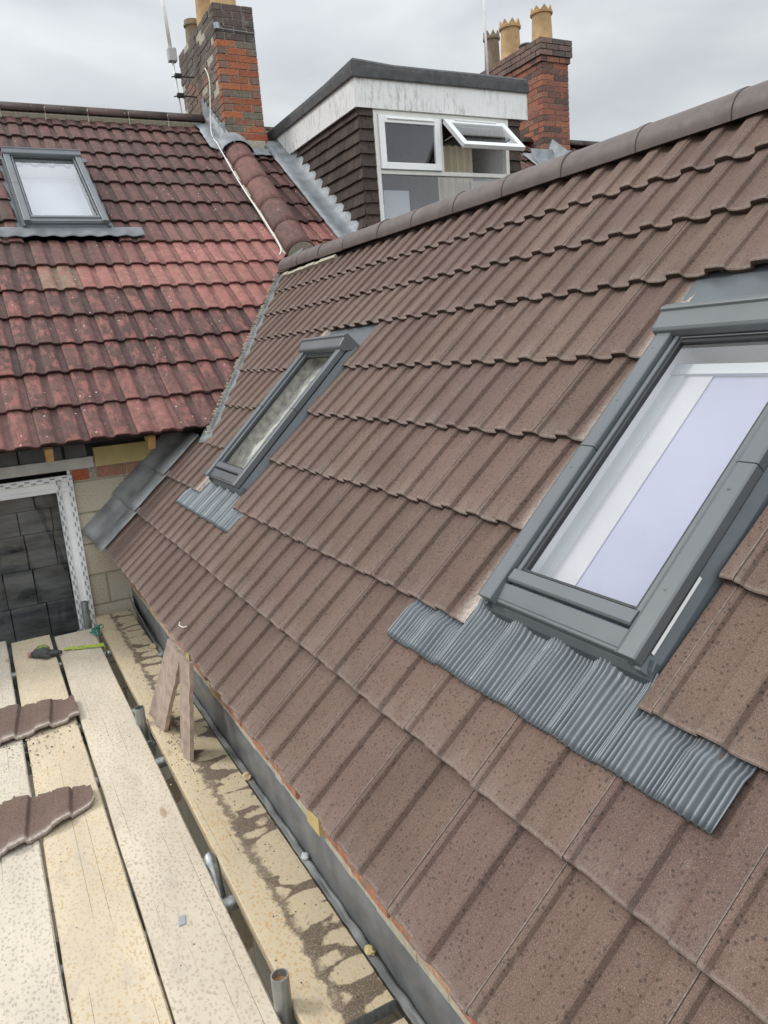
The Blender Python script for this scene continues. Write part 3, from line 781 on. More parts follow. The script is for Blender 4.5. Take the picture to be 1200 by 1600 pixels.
def c1col(face, a, z, rg):
    if face == 'front':
        if z > 4.64: return rg.choice([(.095, .072, .066), (.11, .08, .075), (.085, .07, .062), (.12, .085, .08)])
        return rg.choice([(.36, .12, .06), (.40, .135, .065), (.30, .10, .055), (.38, .13, .065), (.24, .11, .08), (.17, .15, .115)])
    if z > 4.6: return rg.choice([(.12, .095, .085), (.10, .085, .075), (.14, .11, .095)])
    return rg.choice([(.17, .125, .10), (.20, .14, .11), (.15, .12, .10), (.23, .13, .10)])
ch1, core = chimney(house, 2.42, 2.885, 7.80, 9.42, 3.45, 5.08, c1col, 'old_brick', 0, 5, .007)
cm_ = core.build('mortar_core', 'mortar', ch1)
oh = MB(); oh.box((2.41, 7.77, 3.655), (2.90, 7.80, 3.725), col=(.34, .09, .05)); oh.build('oversail_course', 'old_brick', ch1, bevel=.004)
def pot(parent, x, y, z, r, h_, mat, crown=False, up_=0):
    mb = MB(); mb.lathe((x, y, z), [(r*1.08, 0), (r*1.05, .02), (r, .05), (r*.9, h_*.78), (r*.92, h_*.80), (r*1.06, h_*.81), (r*1.08, h_*.86), (r*.98, h_*.875), (r*.97, h_ if not crown else h_*.88), (r*.80, h_ if not crown else h_*.88), (r*.76, h_*.5), (r*.7, .02)], 24)
    p_ = mb.build('chimney_pot', mat, parent, smooth='auto')
    if crown:
        cr_ = MB(); n = 8
        for i in range(n):
            t0, t1, tm_ = 2*math.pi*i/n, 2*math.pi*(i+1)/n, 2*math.pi*(i+.5)/n
            for rr in (r*.97, r*.86):
                P = [(x+rr*math.cos(t), y+rr*math.sin(t), zz) for t, zz in ((t0, z+h_*.87), (t1, z+h_*.87), (tm_, z+h_))]
                cr_.face([cr_.vert(q_) for q_ in P])
        cr_.build('pot_crown', mat, p_, solid=.012)
    return p_
pot(ch1, 2.60, 9.22, 5.07, .105, .36, 'pot_dark'); pot(ch1, 2.66, 8.72, 5.07, .15, .60, 'pot_buff'); pot(ch1, 2.66, 8.12, 5.07, .15, .60, 'pot_buff')
bd = MB(); bd.tube([(2.43, 7.785, 4.815), (2.88, 7.785, 4.80)], .004, 6); bd.lathe((2.44, 7.785, 4.83), [(0.001, .04), (.035, .03), (.035, -.03), (.001, -.04)], 10); bd.build('chimney_strap', 'steel', ch1)
# chimney lead
lf = MB(); rows = []
for i in range(14):
    s_ = 4.38+i*.072; xl = 2.19+.03*noise.noise(Vector((i*.6, 0, 1)))+(.10 if i < 2 else 0)
    rows.append([MW(xl, s_, .030), MW(xl+.08, s_, .045), MW(2.36, s_, .04), MW(2.395, s_, .06), MW(2.414, s_, .16)])
lf.grid(rows); lf.build('side_flashing', 'lead', ch1, smooth=True, solid=.004)
st = MB()
for i in range(8):
    y0 = 7.80+i*.098; zt = 3.98+i*.02+(.14*math.sin(i*.55) if i < 7 else 0)+(.10 if 2 < i < 7 else 0); zr_ = .85+.7318*(y0-4.08)
    st.box((2.405, y0, zr_), (2.4155, y0+.1, max(zr_+.06, 3.86+.075*int(i*.98))))
st.build('step_flashing', 'lead', ch1)
cap = MB(); rows = []
for i in range(6):
    y = 7.62+i*.036; s_ = (y-4.08)/CP
    rows.append([MW(2.46+(.165+.012*noise.noise(Vector((i, q*.5, 0))))*math.sin(t)*1.15, s_, (.165)*math.cos(t)+.005) for q, t in [(q, RAD(-105+195*q/12)) for q in range(13)]])
cap.grid(rows); cap.build('saddle_flashing', 'lead', ch1, smooth=True, solid=.004)
fa = MB(); fa.box((2.60, 7.765, 3.50), (2.87, 7.795, 3.655)); fa.build('front_mortar', 'mortar', ch1, bevel=.006)
fb = MB(); rows = [[MW(2.56+.33*j/9, 4.36+.04*i+(.02*noise.noise(Vector((j*.9, 2, 0))) if i == 0 else 0), .035+.02*(i == 3)) for j in range(10)] for i in range(5)]
fb.grid(rows); fb.build('front_flashing', 'lead', ch1, smooth=True, solid=.004)

# roof window on the old roof
fr3, W3, wd3, ln3 = roof_window(MW, house, .0, .70, 2.63, 4.045, 1, .085, 'old', True, h0=.02)
fr3['label'] = 'grey roof window in the old red brown roof'
bb = MB(); bb.box((.05, .05, -.16), (wd3-.05, ln3-.06, -.15), W3); bb.build('pane_backing', 'blind_grey', fr3)
sh = MB()
for u0, u1 in ((.048, .05), (wd3-.05, wd3-.048)): sh.box((u0, .05, -.16), (u1, ln3-.06, .03), W3)
sh.box((.05, .048, -.16), (wd3-.05, .05, .03), W3); sh.box((.05, ln3-.062, -.16), (wd3-.05, ln3-.06, .03), W3); sh.build('reveal', 'plaster_white', fr3)
la = MB(); rows = []
for i in range(7):
    t = i/6; rows.append([MW(a, 2.47+.16*t+(.006*noise.noise(Vector((a*5, 0, 0))) if i == 0 else 0)-(.012 if i == 0 else 0)*math.cos(2*math.pi*(a-.04)/.15), .032+.012*math.sin(2*math.pi*(a-.01)/.15)*(1-t)+.004) for a in [-.22+1.20*q/110 for q in range(111)]])
la.grid(rows); la.build('lead_apron', 'lead_dull', fr3, smooth=True, solid=.003)
gutter(MW, fr3, [(-.06, .0, 2.6, 4.1, -.01), (.70, .77, 2.6, 4.1, -.01), (-.06, .77, 4.03, 4.1, .02)])

# house wall below the old eave
YW = 4.40
ww = MB()
ww.box((-.112, YW, -3), (.165, YW+.2, .44)); ww.box((.165, YW+.0, -3), (6, YW+.2, .44)); ww.box((-4, YW, -3), (-1.9, YW+.2, .5)); ww.box((-1.9, YW, -3), (-.112, YW+.2, -1.6))
for o_ in (ww,):
    wob = o_.build('wall', 'blockwork', house)
for l_ in wob.data.uv_layers[0].data: l_.uv = (l_.uv[0]+.21, l_.uv[1]+.01)
bc = MB(); xx = -.105
for L_, c in ((.115, (.42, .12, .06)), (.05, (.38, .35, .28)), (.205, (.40, .19, .13)), (.21, (.42, .22, .16)), (.21, (.36, .18, .12)), (.21, (.4, .2, .15))):
    bc.box((xx, YW-.004, .448), (xx+L_-.008, YW+.1, .522), col=c); xx += L_
bc.build('brick_course', 'old_brick', house, bevel=.004)
mb_ = MB(); mb_.box((-.11, YW+.003, .43), (1.2, YW+.1, .56)); mb_.build('mortar_bed', 'mortar', house)
li = MB(); li.box((-2.2, YW-.012, .528), (.045, YW+.1, .605)); li.build('lintel', 'lintel_grey', house, bevel=.003)
ib = MB(); ib.box((.055, YW-.02, .530), (.47, YW+.06, .665)); ib.build('insulation_board', 'ply', house, bevel=.002)
dk_ = MB(); dk_.box((-4, YW+.03, .60), (6, YW+.12, 1.0)); dk_.build('eave_void_shade', 'black', house)  # black box painted as the shade in the void between rafters
sl_ = MB()
for i, x in enumerate([-1.9, -1.58, -1.28, -.98, -.70, -.42, -.13]): sl_ = MB(); sl_.box((x, YW+.0, .607), (x+(.14 if i == 6 else .27), YW+.02, .72)); sl_.build('slate_packing', 'slate', house, bevel=.002)
pass
for i, x in enumerate([-1.55, -.90, -.275, .375, 1.0]):
    rf = MB(); rf.box((x, -.13, -.175), (x+.048, .6, -.07), MW)
    rf.build('rafter', 'timber', house, bevel=.002)
eb = MB(); eb.box((-3.6, -.02, -.07), (.75, .35, -.045), MW); eb.build('eave_board', 'black', house)
# wall window in white frame
wf = MB()
YF = YW-.03
wf.prism([(-.112, 0), (-.112, .03), (-.150, .034), (-.158, .02), (-.19, .018), (-.198, .028), (-.222, .03), (-.228, .0)], -1.6, .495, lambda a, p, q: Vector((p, YF+.03-q, a)))
wf.prism([(.498, 0), (.498, .03), (.460, .034), (.452, .02), (.42, .018), (.412, .028), (.388, .03), (.382, .0)], -1.9, -.113, lambda a, p, q: Vector((a, YF+.031-q, p)))
wframe = wf.build('wall_window', 'upvc', house, bevel=.002); wframe['label'] = 'white framed window in the block wall'
sb = MB(); sb.box((-1.9, YF-.006, .398), (-.30, YF+.004, .412)); sb.build('trickle_vent', 'upvc', wframe, bevel=.002)
sm = MB()
for i in range(34):
    z = .40-i*.072
    for x, dz in ((-.126, 0), (-.141, .036), (-.206, .02), (-.217, .056)):
        sm.box((x-.0045, YF-.0062, z+dz-.015), (x+.0045, YF-.001, z+dz+.015))
for i in range(26):
    x = -.16-i*.080
    for z, dx in ((.484, 0), (.468, .040)): sm.box((x+dx-.016, YF-.0062, z-.0045), (x+dx+.016, YF-.001, z+.0045))
sm.build('frame_slot', 'slot_grey', wframe)
gp = MB(); gp.face([gp.vert(p) for p in ((-1.9, YF+.022, -1.6), (-.225, YF+.022, -1.6), (-.225, YF+.022, .386), (-1.9, YF+.022, .386))]); gp.build('pane', 'glass_dark', wframe)
sv = MB(); zt = .40; rgs = random.Random(11)
for rw in range(9):
    hh = [.13, .17, .26, .27, .27, .27, .27, .27, .27][rw]; x = -2.1+.13*(rw % 2)
    while x < -.2:
        wv_ = rgs.uniform(.19, .25); sv.box((x, YF+.14, zt-hh), (x+wv_-.008, YF+.155+rgs.uniform(0, .004), zt-.005), lambda a, b, c: Vector((a, b+(.4-c)*.12, c))); x += wv_
    zt -= hh
sv.build('slate_reflection', 'slate_pale', wframe, bevel=.002)  # slates modelled behind the glass, standing in for a reflected roof
bk2 = MB(); bk2.box((-2.2, YF+.5, -2.6), (-.1, YF+.55, .6)); bk2.build('dark_room', 'black', wframe)

# ================================================================== NEIGHBOURING HOUSE (dormer, far chimney)
nb = thing('neighbouring_house', (6.0, 7.5, -3), 'neighbouring house with a flat roofed dormer and a brick chimney carrying crown pots', 'building')
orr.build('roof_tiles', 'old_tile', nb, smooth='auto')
q = MB(); q.box((2.4, -.2, -.09), (3.1, 5.3, -.06), MW); q.box((3.1, -.2, -.09), (16, 2.2, -.06), MW); q.box((5.05, 2, -.09), (16, 5.3, -.06), MW); q.box((3.1, 4.9, -.09), (5.05, 5.3, -.06), MW)
q.build('roof_underlay', 'black', nb)
q = MB()
for k in range(15):
    c = rng.choice([(.09, .06, .05), (.10, .065, .055)])
    if ROWS[k] > 4: q.box((10.2, ROWS[k], -.02), (18, ROWS[k+1], .01), MW, c)
q.box((3.0, 0, -.05), (18, 6.2, 0), lambda a, s_, n: Vector((a, yr+s_*CP+n*SP, zr-s_*SP+n*CP)), (.09, .055, .045)); q.build('rear_slope', 'old_tile', nb)
for i in range(30):
    x0 = 5.1+.44*i; mb = MB(); rings = []
    for x in (x0, x0+.432): rings.append([(x, yr+.15*math.sin(t), zr-.055+.12*math.cos(t)) for t in [RAD(-80+160*q_/8) for q_ in range(9)]])
    mb.grid(rings, (.08, .055, .045)); mb.build('ridge_tile', 'old_tile', nb, smooth=True, solid=.014)
q = MB(); q.box((2.95, 4.62, -3), (16, 4.7, .5)); q.build('wall', 'render_wall', nb)
# dormer body
DX0, DX1, DY = 3.10, 5.00, 5.80
dm = MB(); 
dm.box((DX0+.03, DY+.03, 1.9), (DX0+.09, 9.0, 3.62))
dormer = dm.build('dormer', 'plain_col', nb)
dm = MB(); dm.box((DX1-.09, DY+.03, 1.9), (DX1-.03, 9.0, 3.62)); dm.build('cheek_wall', 'plain_col', dormer)
dt = MB(); rgd = random.Random(21)
def hung(T, a0, a1, z_top, nrow, gz=.113, wt=.165):
    for r in range(nrow):
        z1 = z_top-r*gz; z0 = z1-gz; a = a0-(wt/2 if r % 2 else 0)
        while a < a1:
            b0_, b1_ = max(a, a0), min(a+wt-.003, a1)
            if b1_-b0_ > .01:
                c = rgd.choice([(.062, .044, .038), (.070, .050, .043), (.055, .040, .036), (.078, .056, .047)]); dzz = rgd.uniform(-.004, .003); kk = rgd.uniform(0, .003)
                b = len(dt.v)
                for (aa, zz, n) in ((b0_, z0+dzz, .030+kk), (b1_, z0+dzz, .030+kk), (b1_, z1+.03, .004), (b0_, z1+.03, .004), (b0_, z0+dzz, .014), (b1_, z0+dzz, .014), (b1_, z1+.03, -.008), (b0_, z1+.03, -.008)): dt.vert(T(aa, zz, n))
                for f_ in ((0, 1, 2, 3), (4, 5, 6, 7), (0, 1, 5, 4), (1, 2, 6, 5), (3, 0, 4, 7)): dt.face([b+i for i in f_], c)
            a += wt
hung(lambda a, z, n: Vector((DX0-n, a, z)), DY-.02, 8.6, 3.50, 14)
hung(lambda a, z, n: Vector((a, DY-n, z)), DX0-.02, 3.235, 3.50, 14)
hung(lambda a, z, n: Vector((a, DY-n, z)), 4.865, DX1+.02, 3.50, 14)
hung(lambda a, z, n: Vector((DX1+n, a, z)), DY-.02, 8.6, 3.50, 14)
dt.build('tile_hanging', 'hung_tile', dormer, clip=[(MW(0, 0, -.02), -Vector((0, -SP, CP)))])
fd = MB()
fd.box((3.045, 5.755, 3.455), (5.105, 5.775, 3.73)); fd.box((3.045, 5.775, 3.455), (3.065, 9.0, 3.73)); fd.box((5.085, 5.775, 3.455), (5.105, 9.0, 3.73)); fd.box((3.065, 5.775, 3.46), (5.085, 5.84, 3.475))
fd.box((5.106, 5.75, 3.452), (5.112, 5.78, 3.732)); fd.build('fascia', 'dirty_fascia', dormer)
fr_ = MB(); rows = []
for j, (z, o_) in enumerate(((3.715, .018), (3.72, .022), (3.80, .020), (3.835, .012), (3.86, -.02), (3.845, -.09), (3.82, -.12))):
    row = []
    for (x, y) in [(3.045, 9.0), (3.045, 7.6), (3.045, 7.0), (3.045, 6.4), (3.045, 5.755), (3.5, 5.755), (4.0, 5.755), (4.5, 5.755), (5.105, 5.755), (5.105, 6.4), (5.105, 9.0)]:
        ox = -o_ if x < 3.1 else (o_ if x > 5.1 else 0); oy = -o_ if y < 5.8 else 0
        row.append((x+ox, y+oy, z+.012*noise.noise(Vector((x*2, y*2, z)))*(1 if j > 2 else .4)+(.025 if (x < 3.1 and y < 5.8 and j > 2) else 0)))
    rows.append(row)
fr_.grid(rows); fr_.build('felt_edging', 'felt', dormer, solid=.008)
fl = MB(); fl.box((3.06, 5.77, 3.74), (5.09, 9.0, 3.825)); fl.build('flat_roof', 'felt', dormer)
# dormer window
dw = MB(); Y0, Y1 = 5.775, 5.84
def bars(mb, x0, x1, z0, z1, t, y0=Y0, y1=Y1):
    mb.box((x0, y0, z0), (x0+t, y1, z1)); mb.box((x1-t, y0, z0), (x1, y1, z1)); mb.box((x0+t, y0+.001, z1-t), (x1-t, y1, z1)); mb.box((x0+t, y0+.001, z0), (x1-t, y1, z0+t))
bars(dw, 3.24, 4.865, 2.25, 3.45, .045); dw.box((3.285, Y0+.002, 2.865), (4.82, Y1, 2.905)); dw.box((3.985, Y0+.003, 2.905), (4.03, Y1, 3.405)); dw.box((3.24, Y0-.01, 3.452), (4.865, Y1, 3.47))
dframe = dw.build('window', 'upvc_old', dormer, bevel=.004)
ls = MB(); bars(ls, 3.287, 3.99, 2.908, 3.40, .065, Y0-.022, Y0+.02); ls.box((3.38, Y0-.034, 3.365), (3.92, Y0-.022, 3.38)); ls.build('casement', 'upvc', dframe, bevel=.005)
def pane(x0, x1, z0, z1, y, mt='glass_mirror'):
    p = MB(); p.face([p.vert(v) for v in ((x0, y, z0), (x1, y, z0), (x1, y, z1), (x0, y, z1))]); return p.build('pane', mt, dframe)
pane(3.35, 3.93, 2.97, 3.34, Y0+.0); pane(3.285, 4.82, 2.29, 2.865, Y0+.03)
# open top hung casement
al = RAD(47); hx0, hx1, hz, hl = 4.035, 4.795, 3.385, .47
def OT(x, l_, n): return Vector((x, 5.765-l_*math.sin(al)-n*math.cos(al), hz-l_*math.cos(al)+n*math.sin(al)))
oc = MB()
def barT(mb, x0, x1, l0, l1, t, n0, n1, T):
    mb.box((x0, l0, n0), (x0+t, l1, n1), T); mb.box((x1-t, l0, n0), (x1, l1, n1), T); mb.box((x0+t, l0, n0), (x1-t, l0+t, n1-.001), T); mb.box((x0+t, l1-t, n0), (x1-t, l1, n1-.001), T)
barT(oc, hx0, hx1, 0, hl, .062, -.02, .025, OT); oc.box((hx0-.006, -.004, -.03), (hx1+.006, hl+.006, -.021), OT) if False else None
oc.box((hx0+.12, .015, .025), (hx1-.12, .03, .038), OT)
ocb = oc.build('open_casement', 'upvc', dframe, bevel=.004)
p = MB(); p.face([p.vert(OT(x, l_, .005)) for x, l_ in ((hx0+.06, .06), (hx1-.06, .06), (hx1-.06, hl-.06), (hx0+.06, hl-.06))]); p.build('pane', 'glass', dframe)
ga = MB(); barT(ga, hx0+.012, hx1-.012, .012, hl-.012, .02, -.027, -.0205, OT); ga.build('seal', 'gasket', dframe)
sy = MB(); sy.tube([(hx0+.01, 5.77, 3.20), OT(hx0+.02, .22, -.03)], .006, 6); sy.tube([(hx1-.01, 5.77, 3.20), OT(hx1-.02, .22, -.03)], .006, 6); sy.build('window_stay', 'steel', dframe)
rm_ = MB(); rm_.box((3.14, 7.2, 1.9), (4.96, 7.25, 3.6)); rm_.box((3.13, 5.86, 1.9), (3.16, 7.2, 3.6)); rm_.box((4.93, 5.86, 1.9), (4.96, 7.2, 3.6)); rm_.box((3.16, 5.86, 3.55), (4.93, 7.2, 3.6)); rm_.box((3.16, 5.86, 1.9), (4.93, 7.2, 1.95)); rm_.build('room', 'room', dormer)
def curt(x0, x1, z0, z1, y):
    mb = MB(); n = int((x1-x0)/.008); rows = [[(x0+(x1-x0)*j/n, y+.02*math.sin(j*.55), z) for j in range(n+1)] for z in (z0, z1)]
    mb.grid(rows); mb.build('curtain', 'curtain', dormer, smooth=True)
curt(4.15, 4.60, 2.4, 3.25, 6.1)
cb = MB(); cb.box((3.36, 5.90, 2.1), (3.66, 6.1, 2.74)); cb.box((3.30, 5.90, 2.1), (3.36, 6.0, 2.60)); cb.build('reflected_box', 'plaster_cream', dormer, bevel=.004)  # cream boxes placed inside to stand in for a reflection in the lower pane
cb = MB(); cb.box((4.45, 5.92, 2.2), (4.80, 5.95, 2.86)); cb.build('net_curtain', 'curtain', dormer)
# lead gutter against the cheek
lg = MB(); rows = []
for i in range(34):
    s_ = 2.35+i*.072; xl = 2.85+.015*noise.noise(Vector((i*.9, 4, 0)))
    rows.append([MW(xl, s_, .042), MW(xl+.03, s_, .062+.012*noise.noise(Vector((i*1.3, 1, 0)))), MW(xl+.09, s_, .05), MW(3.02, s_, .055), MW(3.07, s_, .10), MW(3.082, s_, .17)])
lg.grid(rows); lg.build('cheek_flashing', 'lead', dormer, smooth=True, solid=.004)
# far chimney
def c2col(face, a, z, rg):
    if z > 4.98: return rg.choice([(.17, .115, .095), (.14, .105, .09), (.20, .13, .11), (.11, .09, .08)])
    return rg.choice([(.30, .115, .075), (.24, .10, .075), (.16, .085, .07), (.34, .13, .08), (.115, .075, .065), (.28, .13, .09)])
ch2, core2 = chimney(nb, 7.20, 7.69, 7.98, 9.75, 3.5, 5.26, c2col, 'far_brick', .045, 9, .004)
core2.build('mortar_core', 'mortar', ch2)
pot(ch2, 7.43, 9.42, 5.25, .125, .62, 'pot_dark', True); pot(ch2, 7.43, 8.95, 5.25, .155, .60, 'pot_buff', True); pot(ch2, 7.43, 8.22, 5.25, .150, .50, 'pot_buff', True)
dkp = MB(); dkp.lathe((7.42, 8.58, 5.25), [(.09, 0), (.09, .11), (.105, .13), (.09, .15), (.07, .15), (.07, .0)], 14); dkp.build('vent_pipe', 'felt', ch2, smooth='auto')
lf = MB(); rows = []
for i in range(10):
    s_ = 4.25+i*.06; rows.append([MW(6.75+.03*noise.noise(Vector((i, 0, 5))), s_, .04), MW(6.95, s_, .05+.02*noise.noise(Vector((i, 2, 5)))), MW(7.12, s_, .07), MW(7.19, s_, .12), MW(7.195, s_, .26)])
lf.grid(rows)
rows = []
for j in range(14):
    x = 6.8+j*.078; rows.append([MW(x, 4.22, .03), MW(x, 4.38, .05+.02*noise.noise(Vector((j, 2, 9)))), MW(x, 4.62, .07), MW(x, 4.70, .15)])
lf.grid(rows); lf.build('chimney_flashing', 'lead', ch2, smooth=True, solid=.004)
pr_ = MB(); pr_.lathe((5.0, 10.3, 4.35), [(.16, 0), (.15, .45), (.19, .47), (.19, .53), (.10, .60), (.02, .70)], 12); pot3 = pr_.build('ridge_pot', 'pot_red', nb, smooth='auto')

# ================================================================== aerials and cable
a1 = thing('aerial', (2.17, 8.8, 3.6), 'thin white aerial mast with a small box, left of the tall near chimney', 'aerial')
m_ = MB(); m_.tube([(2.23, 8.8, 3.7), (2.17, 8.8, 4.86)], .013, 8); m_.tube([(2.17, 8.8, 4.86), (2.13, 8.8, 5.75)], .022, 8); m_.build('mast', 'cable_white', a1, smooth=True)
m_ = MB(); m_.box((2.125, 8.75, 4.78), (2.225, 8.85, 4.93)); m_.build('junction_box', 'plaster_cream', a1, bevel=.01)
for z in (4.62, 4.40):
    m_ = MB(); m_.box((2.17, 8.74, z-.022), (2.25, 8.80, z+.022)); m_.box((2.25, 8.78, z-.008), (2.42, 8.79, z+.008)); m_.tube([(2.17, 8.76, z-.01), (2.12, 8.74, z-.03)], .008, 6); m_.build('bracket', 'black', a1, bevel=.004)
a2 = thing('aerial', (6.85, 8.8, 4.6), 'thin bare pole rising behind the crown pots of the far chimney', 'aerial')
m_ = MB(); m_.tube([(6.88, 8.8, 4.6), (6.86, 8.8, 5.6), (6.87, 8.8, 7.0)], .016, 8); m_.build('mast', 'cable_white', a2, smooth=True)
cb = MB()
P = [Vector((2.395, 8.25, 4.55)), Vector((2.39, 8.12, 4.35)), MW(2.30, 4.90, .07), MW(2.27, 4.55, .06), MW(2.255, 4.30, .055), MW(2.215, 3.75, .06), MW(2.20, 3.30, .055), MW(2.20, 2.9, .05), MW(2.185, 2.45, .05), MW(2.17, 2.2, .04), MW(2.12, 2.10, .03)]
sm_ = []
for i in range(len(P)-1):
    p0, p1, p2, p3 = P[max(i-1, 0)], P[i], P[i+1], P[min(i+2, len(P)-1)]
    for k in range(6):
        t = k/6; sm_.append(.5*((2*p1)+(p2-p0)*t+(2*p0-5*p1+4*p2-p3)*t*t+(3*p1-p0-3*p2+p3)*t**3))
sm_.append(P[-1]); cb.tube(sm_, .0065, 8)
tag(cb.build('cable', 'cable_white', None, smooth=True, loc=P[-1]), 'white cable running from the chimney down the old tiles beside the round coping', 'cable')

# ================================================================== SCAFFOLD
DZ = -.5
def board(x0, x1, y0, y1, mat, label, rot=0., ztop=DZ, seed=0, group='scaffold boards laid along the eave'):
    mb = MB(); nx, ny = 6, 60; rg = random.Random(seed); rows = []
    xc = (x0+x1)/2; Lc = Vector((xc, (y0+y1)/2, ztop-.04))
    def X(x, y): return x+rot*(y-.5)
    def edge(y, s): return .003*noise.noise(Vector((y*2.5, s*7+seed, 0)))+.0012*noise.noise(Vector((y*20, s*7+seed, 0)))
    pr = [(x0, -.038), (x0, -.006), (x0+.005, 0)]+[(x0+(x1-x0)*q/nx, 0) for q in range(1, nx)]+[(x1-.005, 0), (x1, -.006), (x1, -.038)]
    for i in range(ny+1):
        y = y0+(y1-y0)*i/ny; rows.append([(X(x, y)+(edge(y, 1) if x < xc else edge(y, 2)), y, ztop+z+.0025*noise.noise(Vector((x*3, y*1.5, seed)))) for x, z in pr])
    b = mb.grid(rows, close=True); n = len(pr)
    mb.face([b+i for i in range(n)]); mb.face([b+ny*n+i for i in range(n)])
    ob = mb.build('scaffold_board', mat, None, smooth='auto', loc=Lc); tag(ob, label, 'board', group)
    for ye in (y0, y1):
        bnd = MB(); s_ = 1 if ye == y0 else -1
        yA, yB = sorted((ye-.0015*s_, ye+.028*s_))
        for (zz0, zz1) in ((ztop-.0395, ztop-.001),):
            bnd.box((X(x0, ye)-.0015, yA, zz0), (X(x1, ye)+.0015, min(yA, yB)+.0012 if s_ > 0 else yB, zz1)) if s_ > 0 else bnd.box((X(x0, ye)-.0015, yB-.0012, zz0), (X(x1, ye)+.0015, yB, zz1))
        for q in range(7): bnd.box((X(x0, ye)+.02+q*.03, yA-.001, ztop-.024), (X(x0, ye)+.034+q*.03, yA, ztop-.018))
        bnd.build('end_band', 'steel', ob)
    return ob
board(-.411, -.172, -2.2, 3.98, 'board_pale', 'pale speckled board beside the open gap, grey chip and lime cord on it', -.001, DZ, 1)
board(-.651, -.417, -2.2, 4.05, 'board_yellow', 'yellowish speckled board carrying the dark glove', -.006, DZ-.002, 2)
board(-.886, -.656, -2.2, 4.12, 'board_grey', 'greyish board with long cracks at the left edge of the photo', -.012, DZ+.001, 3)
board(-1.125, -.895, -2.2, 4.12, 'board_pale', 'outermost pale board, left of the greyish cracked one', -.017, DZ-.001, 4)
board(-.128, .112, .268, 4.22, 'board_dirty', 'stained board under the eave with rounded patches in brown wet dust', 0, DZ, 5)
board(-.10, .118, -2.2, .225, 'board_dirty', 'next run board under the eave, only its far corner showing at the bottom', 0, DZ-.022, 6)
sc = thing('scaffold', (-.155, 1.5, -3), 'galvanised tube scaffold standing under the boards, tube ends showing in the gap', 'scaffold')
def tube_part(p0, p1, r=.0242, hollow=True, name='scaffold_tube', rust=False, mat='steel'):
    mb = MB(); p0, p1 = Vector(p0), Vector(p1); mb.tube([p0, p1], r, 20, cap=False)
    d = (p1-p0).normalized(); mb.tube([p1, p0], r-.004, 20, cap=False)
    a = d.cross(Vector((0, 0, 1))); a = a.normalized() if a.length > .05 else Vector((1, 0, 0)); b_ = d.cross(a)
    for P_ in (p0, p1): mb.grid([[P_+(a*math.cos(2*math.pi*k/20)+b_*math.sin(2*math.pi*k/20))*rr for k in range(20)] for rr in (r, r-.004)], close=True)
    return mb.build(name, mat, sc, smooth='auto')
t1 = tube_part((-.175, .35, -3), (-.150, .41, -.405)); q = MB(); q.tube([(-.151, .408, -.46), (-.1502, .4095, -.425)], .0201, 20, cap=True); q.build('tube_rust', 'rust', t1)
tube_part((-.185, 2.33, -3), (-.160, 2.33, -.415))
tube_part((-.19, 4.16, -3), (-.185, 4.17, -.36))
for y in (.95, 2.02, 2.62, 3.6, -.4, -1.3):
    tube_part((-1.6, y, -.563-.002), (.10, y, -.563-.002))
tube_part((-.24, -2.3, -.615), (-.24, 4.3, -.615)); tube_part((-1.35, -2.3, -.615), (-1.35, 4.3, -.615))
tube_part((-1.35, .2, -3), (-1.35, .2, -.4)); tube_part((-1.35, 3.2, -3), (-1.35, 3.2, -.4))
el = MB(); el.tube([(-.1515, 1.150, -.490), (-.1515, 1.147, -.493), (-.152, 1.14, -.502), (-.153, 1.12, -.522), (-.157, 1.02, -.62), (-.165, .90, -.74)], [.004, .012, .020, .0245, .0245, .0245], 20)
el.build('base_clamp', 'steel', sc, smooth=True)
for y in (.41, 2.33):
    cp = MB(); cp.box((-.20, y-.045, -.66), (-.12, y+.045, -.58)); cp.tube([(-.12, y-.05, -.60), (-.12, y+.06, -.60)], .014, 8); cp.build('coupler', 'steel', sc, bevel=.008)
ot_ = MB(); ot_.tube([(-.20, 2.62, -.563), (-.17, 2.62, -.563)], .0262, 18); ot_.build('orange_tape', 'pot_red', sc)
bt = MB()
for i, y in enumerate((.3, 1.5, 2.9)):
    bt = MB(); bt.box((-.9, y, -1.45), (.1, y+.22, -1.40), lambda a, b, c: Vector((a, b+(a+.4)*.5, c))); bt.build('lower_board', 'board_yellow', sc)

# ================================================================== loose things on the boards
def slab(outline_lo, outline_hi, x0, x1, T, profile, thick=.016, n=170, m_=12):
    mb = MB(); top = []; bot = []; du = []
    for i in range(n+1):
        u = x0+(x1-x0)*i/n; lo, hi = outline_lo(u), outline_hi(u); top.append([]); bot.append([]); du.append([])
        for k in range(m_+1):
            v = lo+(hi-lo)*k/m_; h_ = profile(u, v); top[-1].append(T(u, v, h_+thick)); bot[-1].append(T(u, v, h_))
            du[-1].append(1.0 if k in (0,) else (.15 if k == 1 else 0))
    b1 = mb.grid(top, (1, 1, 1), du); b2 = mb.grid(bot, (1, 1, 1)); W_ = m_+1
    for i in range(n):
        mb.face((b1+i*W_, b1+(i+1)*W_, b2+(i+1)*W_, b2+i*W_)); mb.face((b1+i*W_+m_, b1+(i+1)*W_+m_, b2+(i+1)*W_+m_, b2+i*W_+m_))
    for k in range(m_):
        mb.face((b1+k, b1+k+1, b2+k+1, b2+k)); mb.face((b1+n*W_+k, b1+n*W_+k+1, b2+n*W_+k+1, b2+n*W_+k))
    return mb
nz = lambda u, s: noise.noise(Vector((u*22, s, 0)))*.010+noise.noise(Vector((u*70, s, 0)))*.004
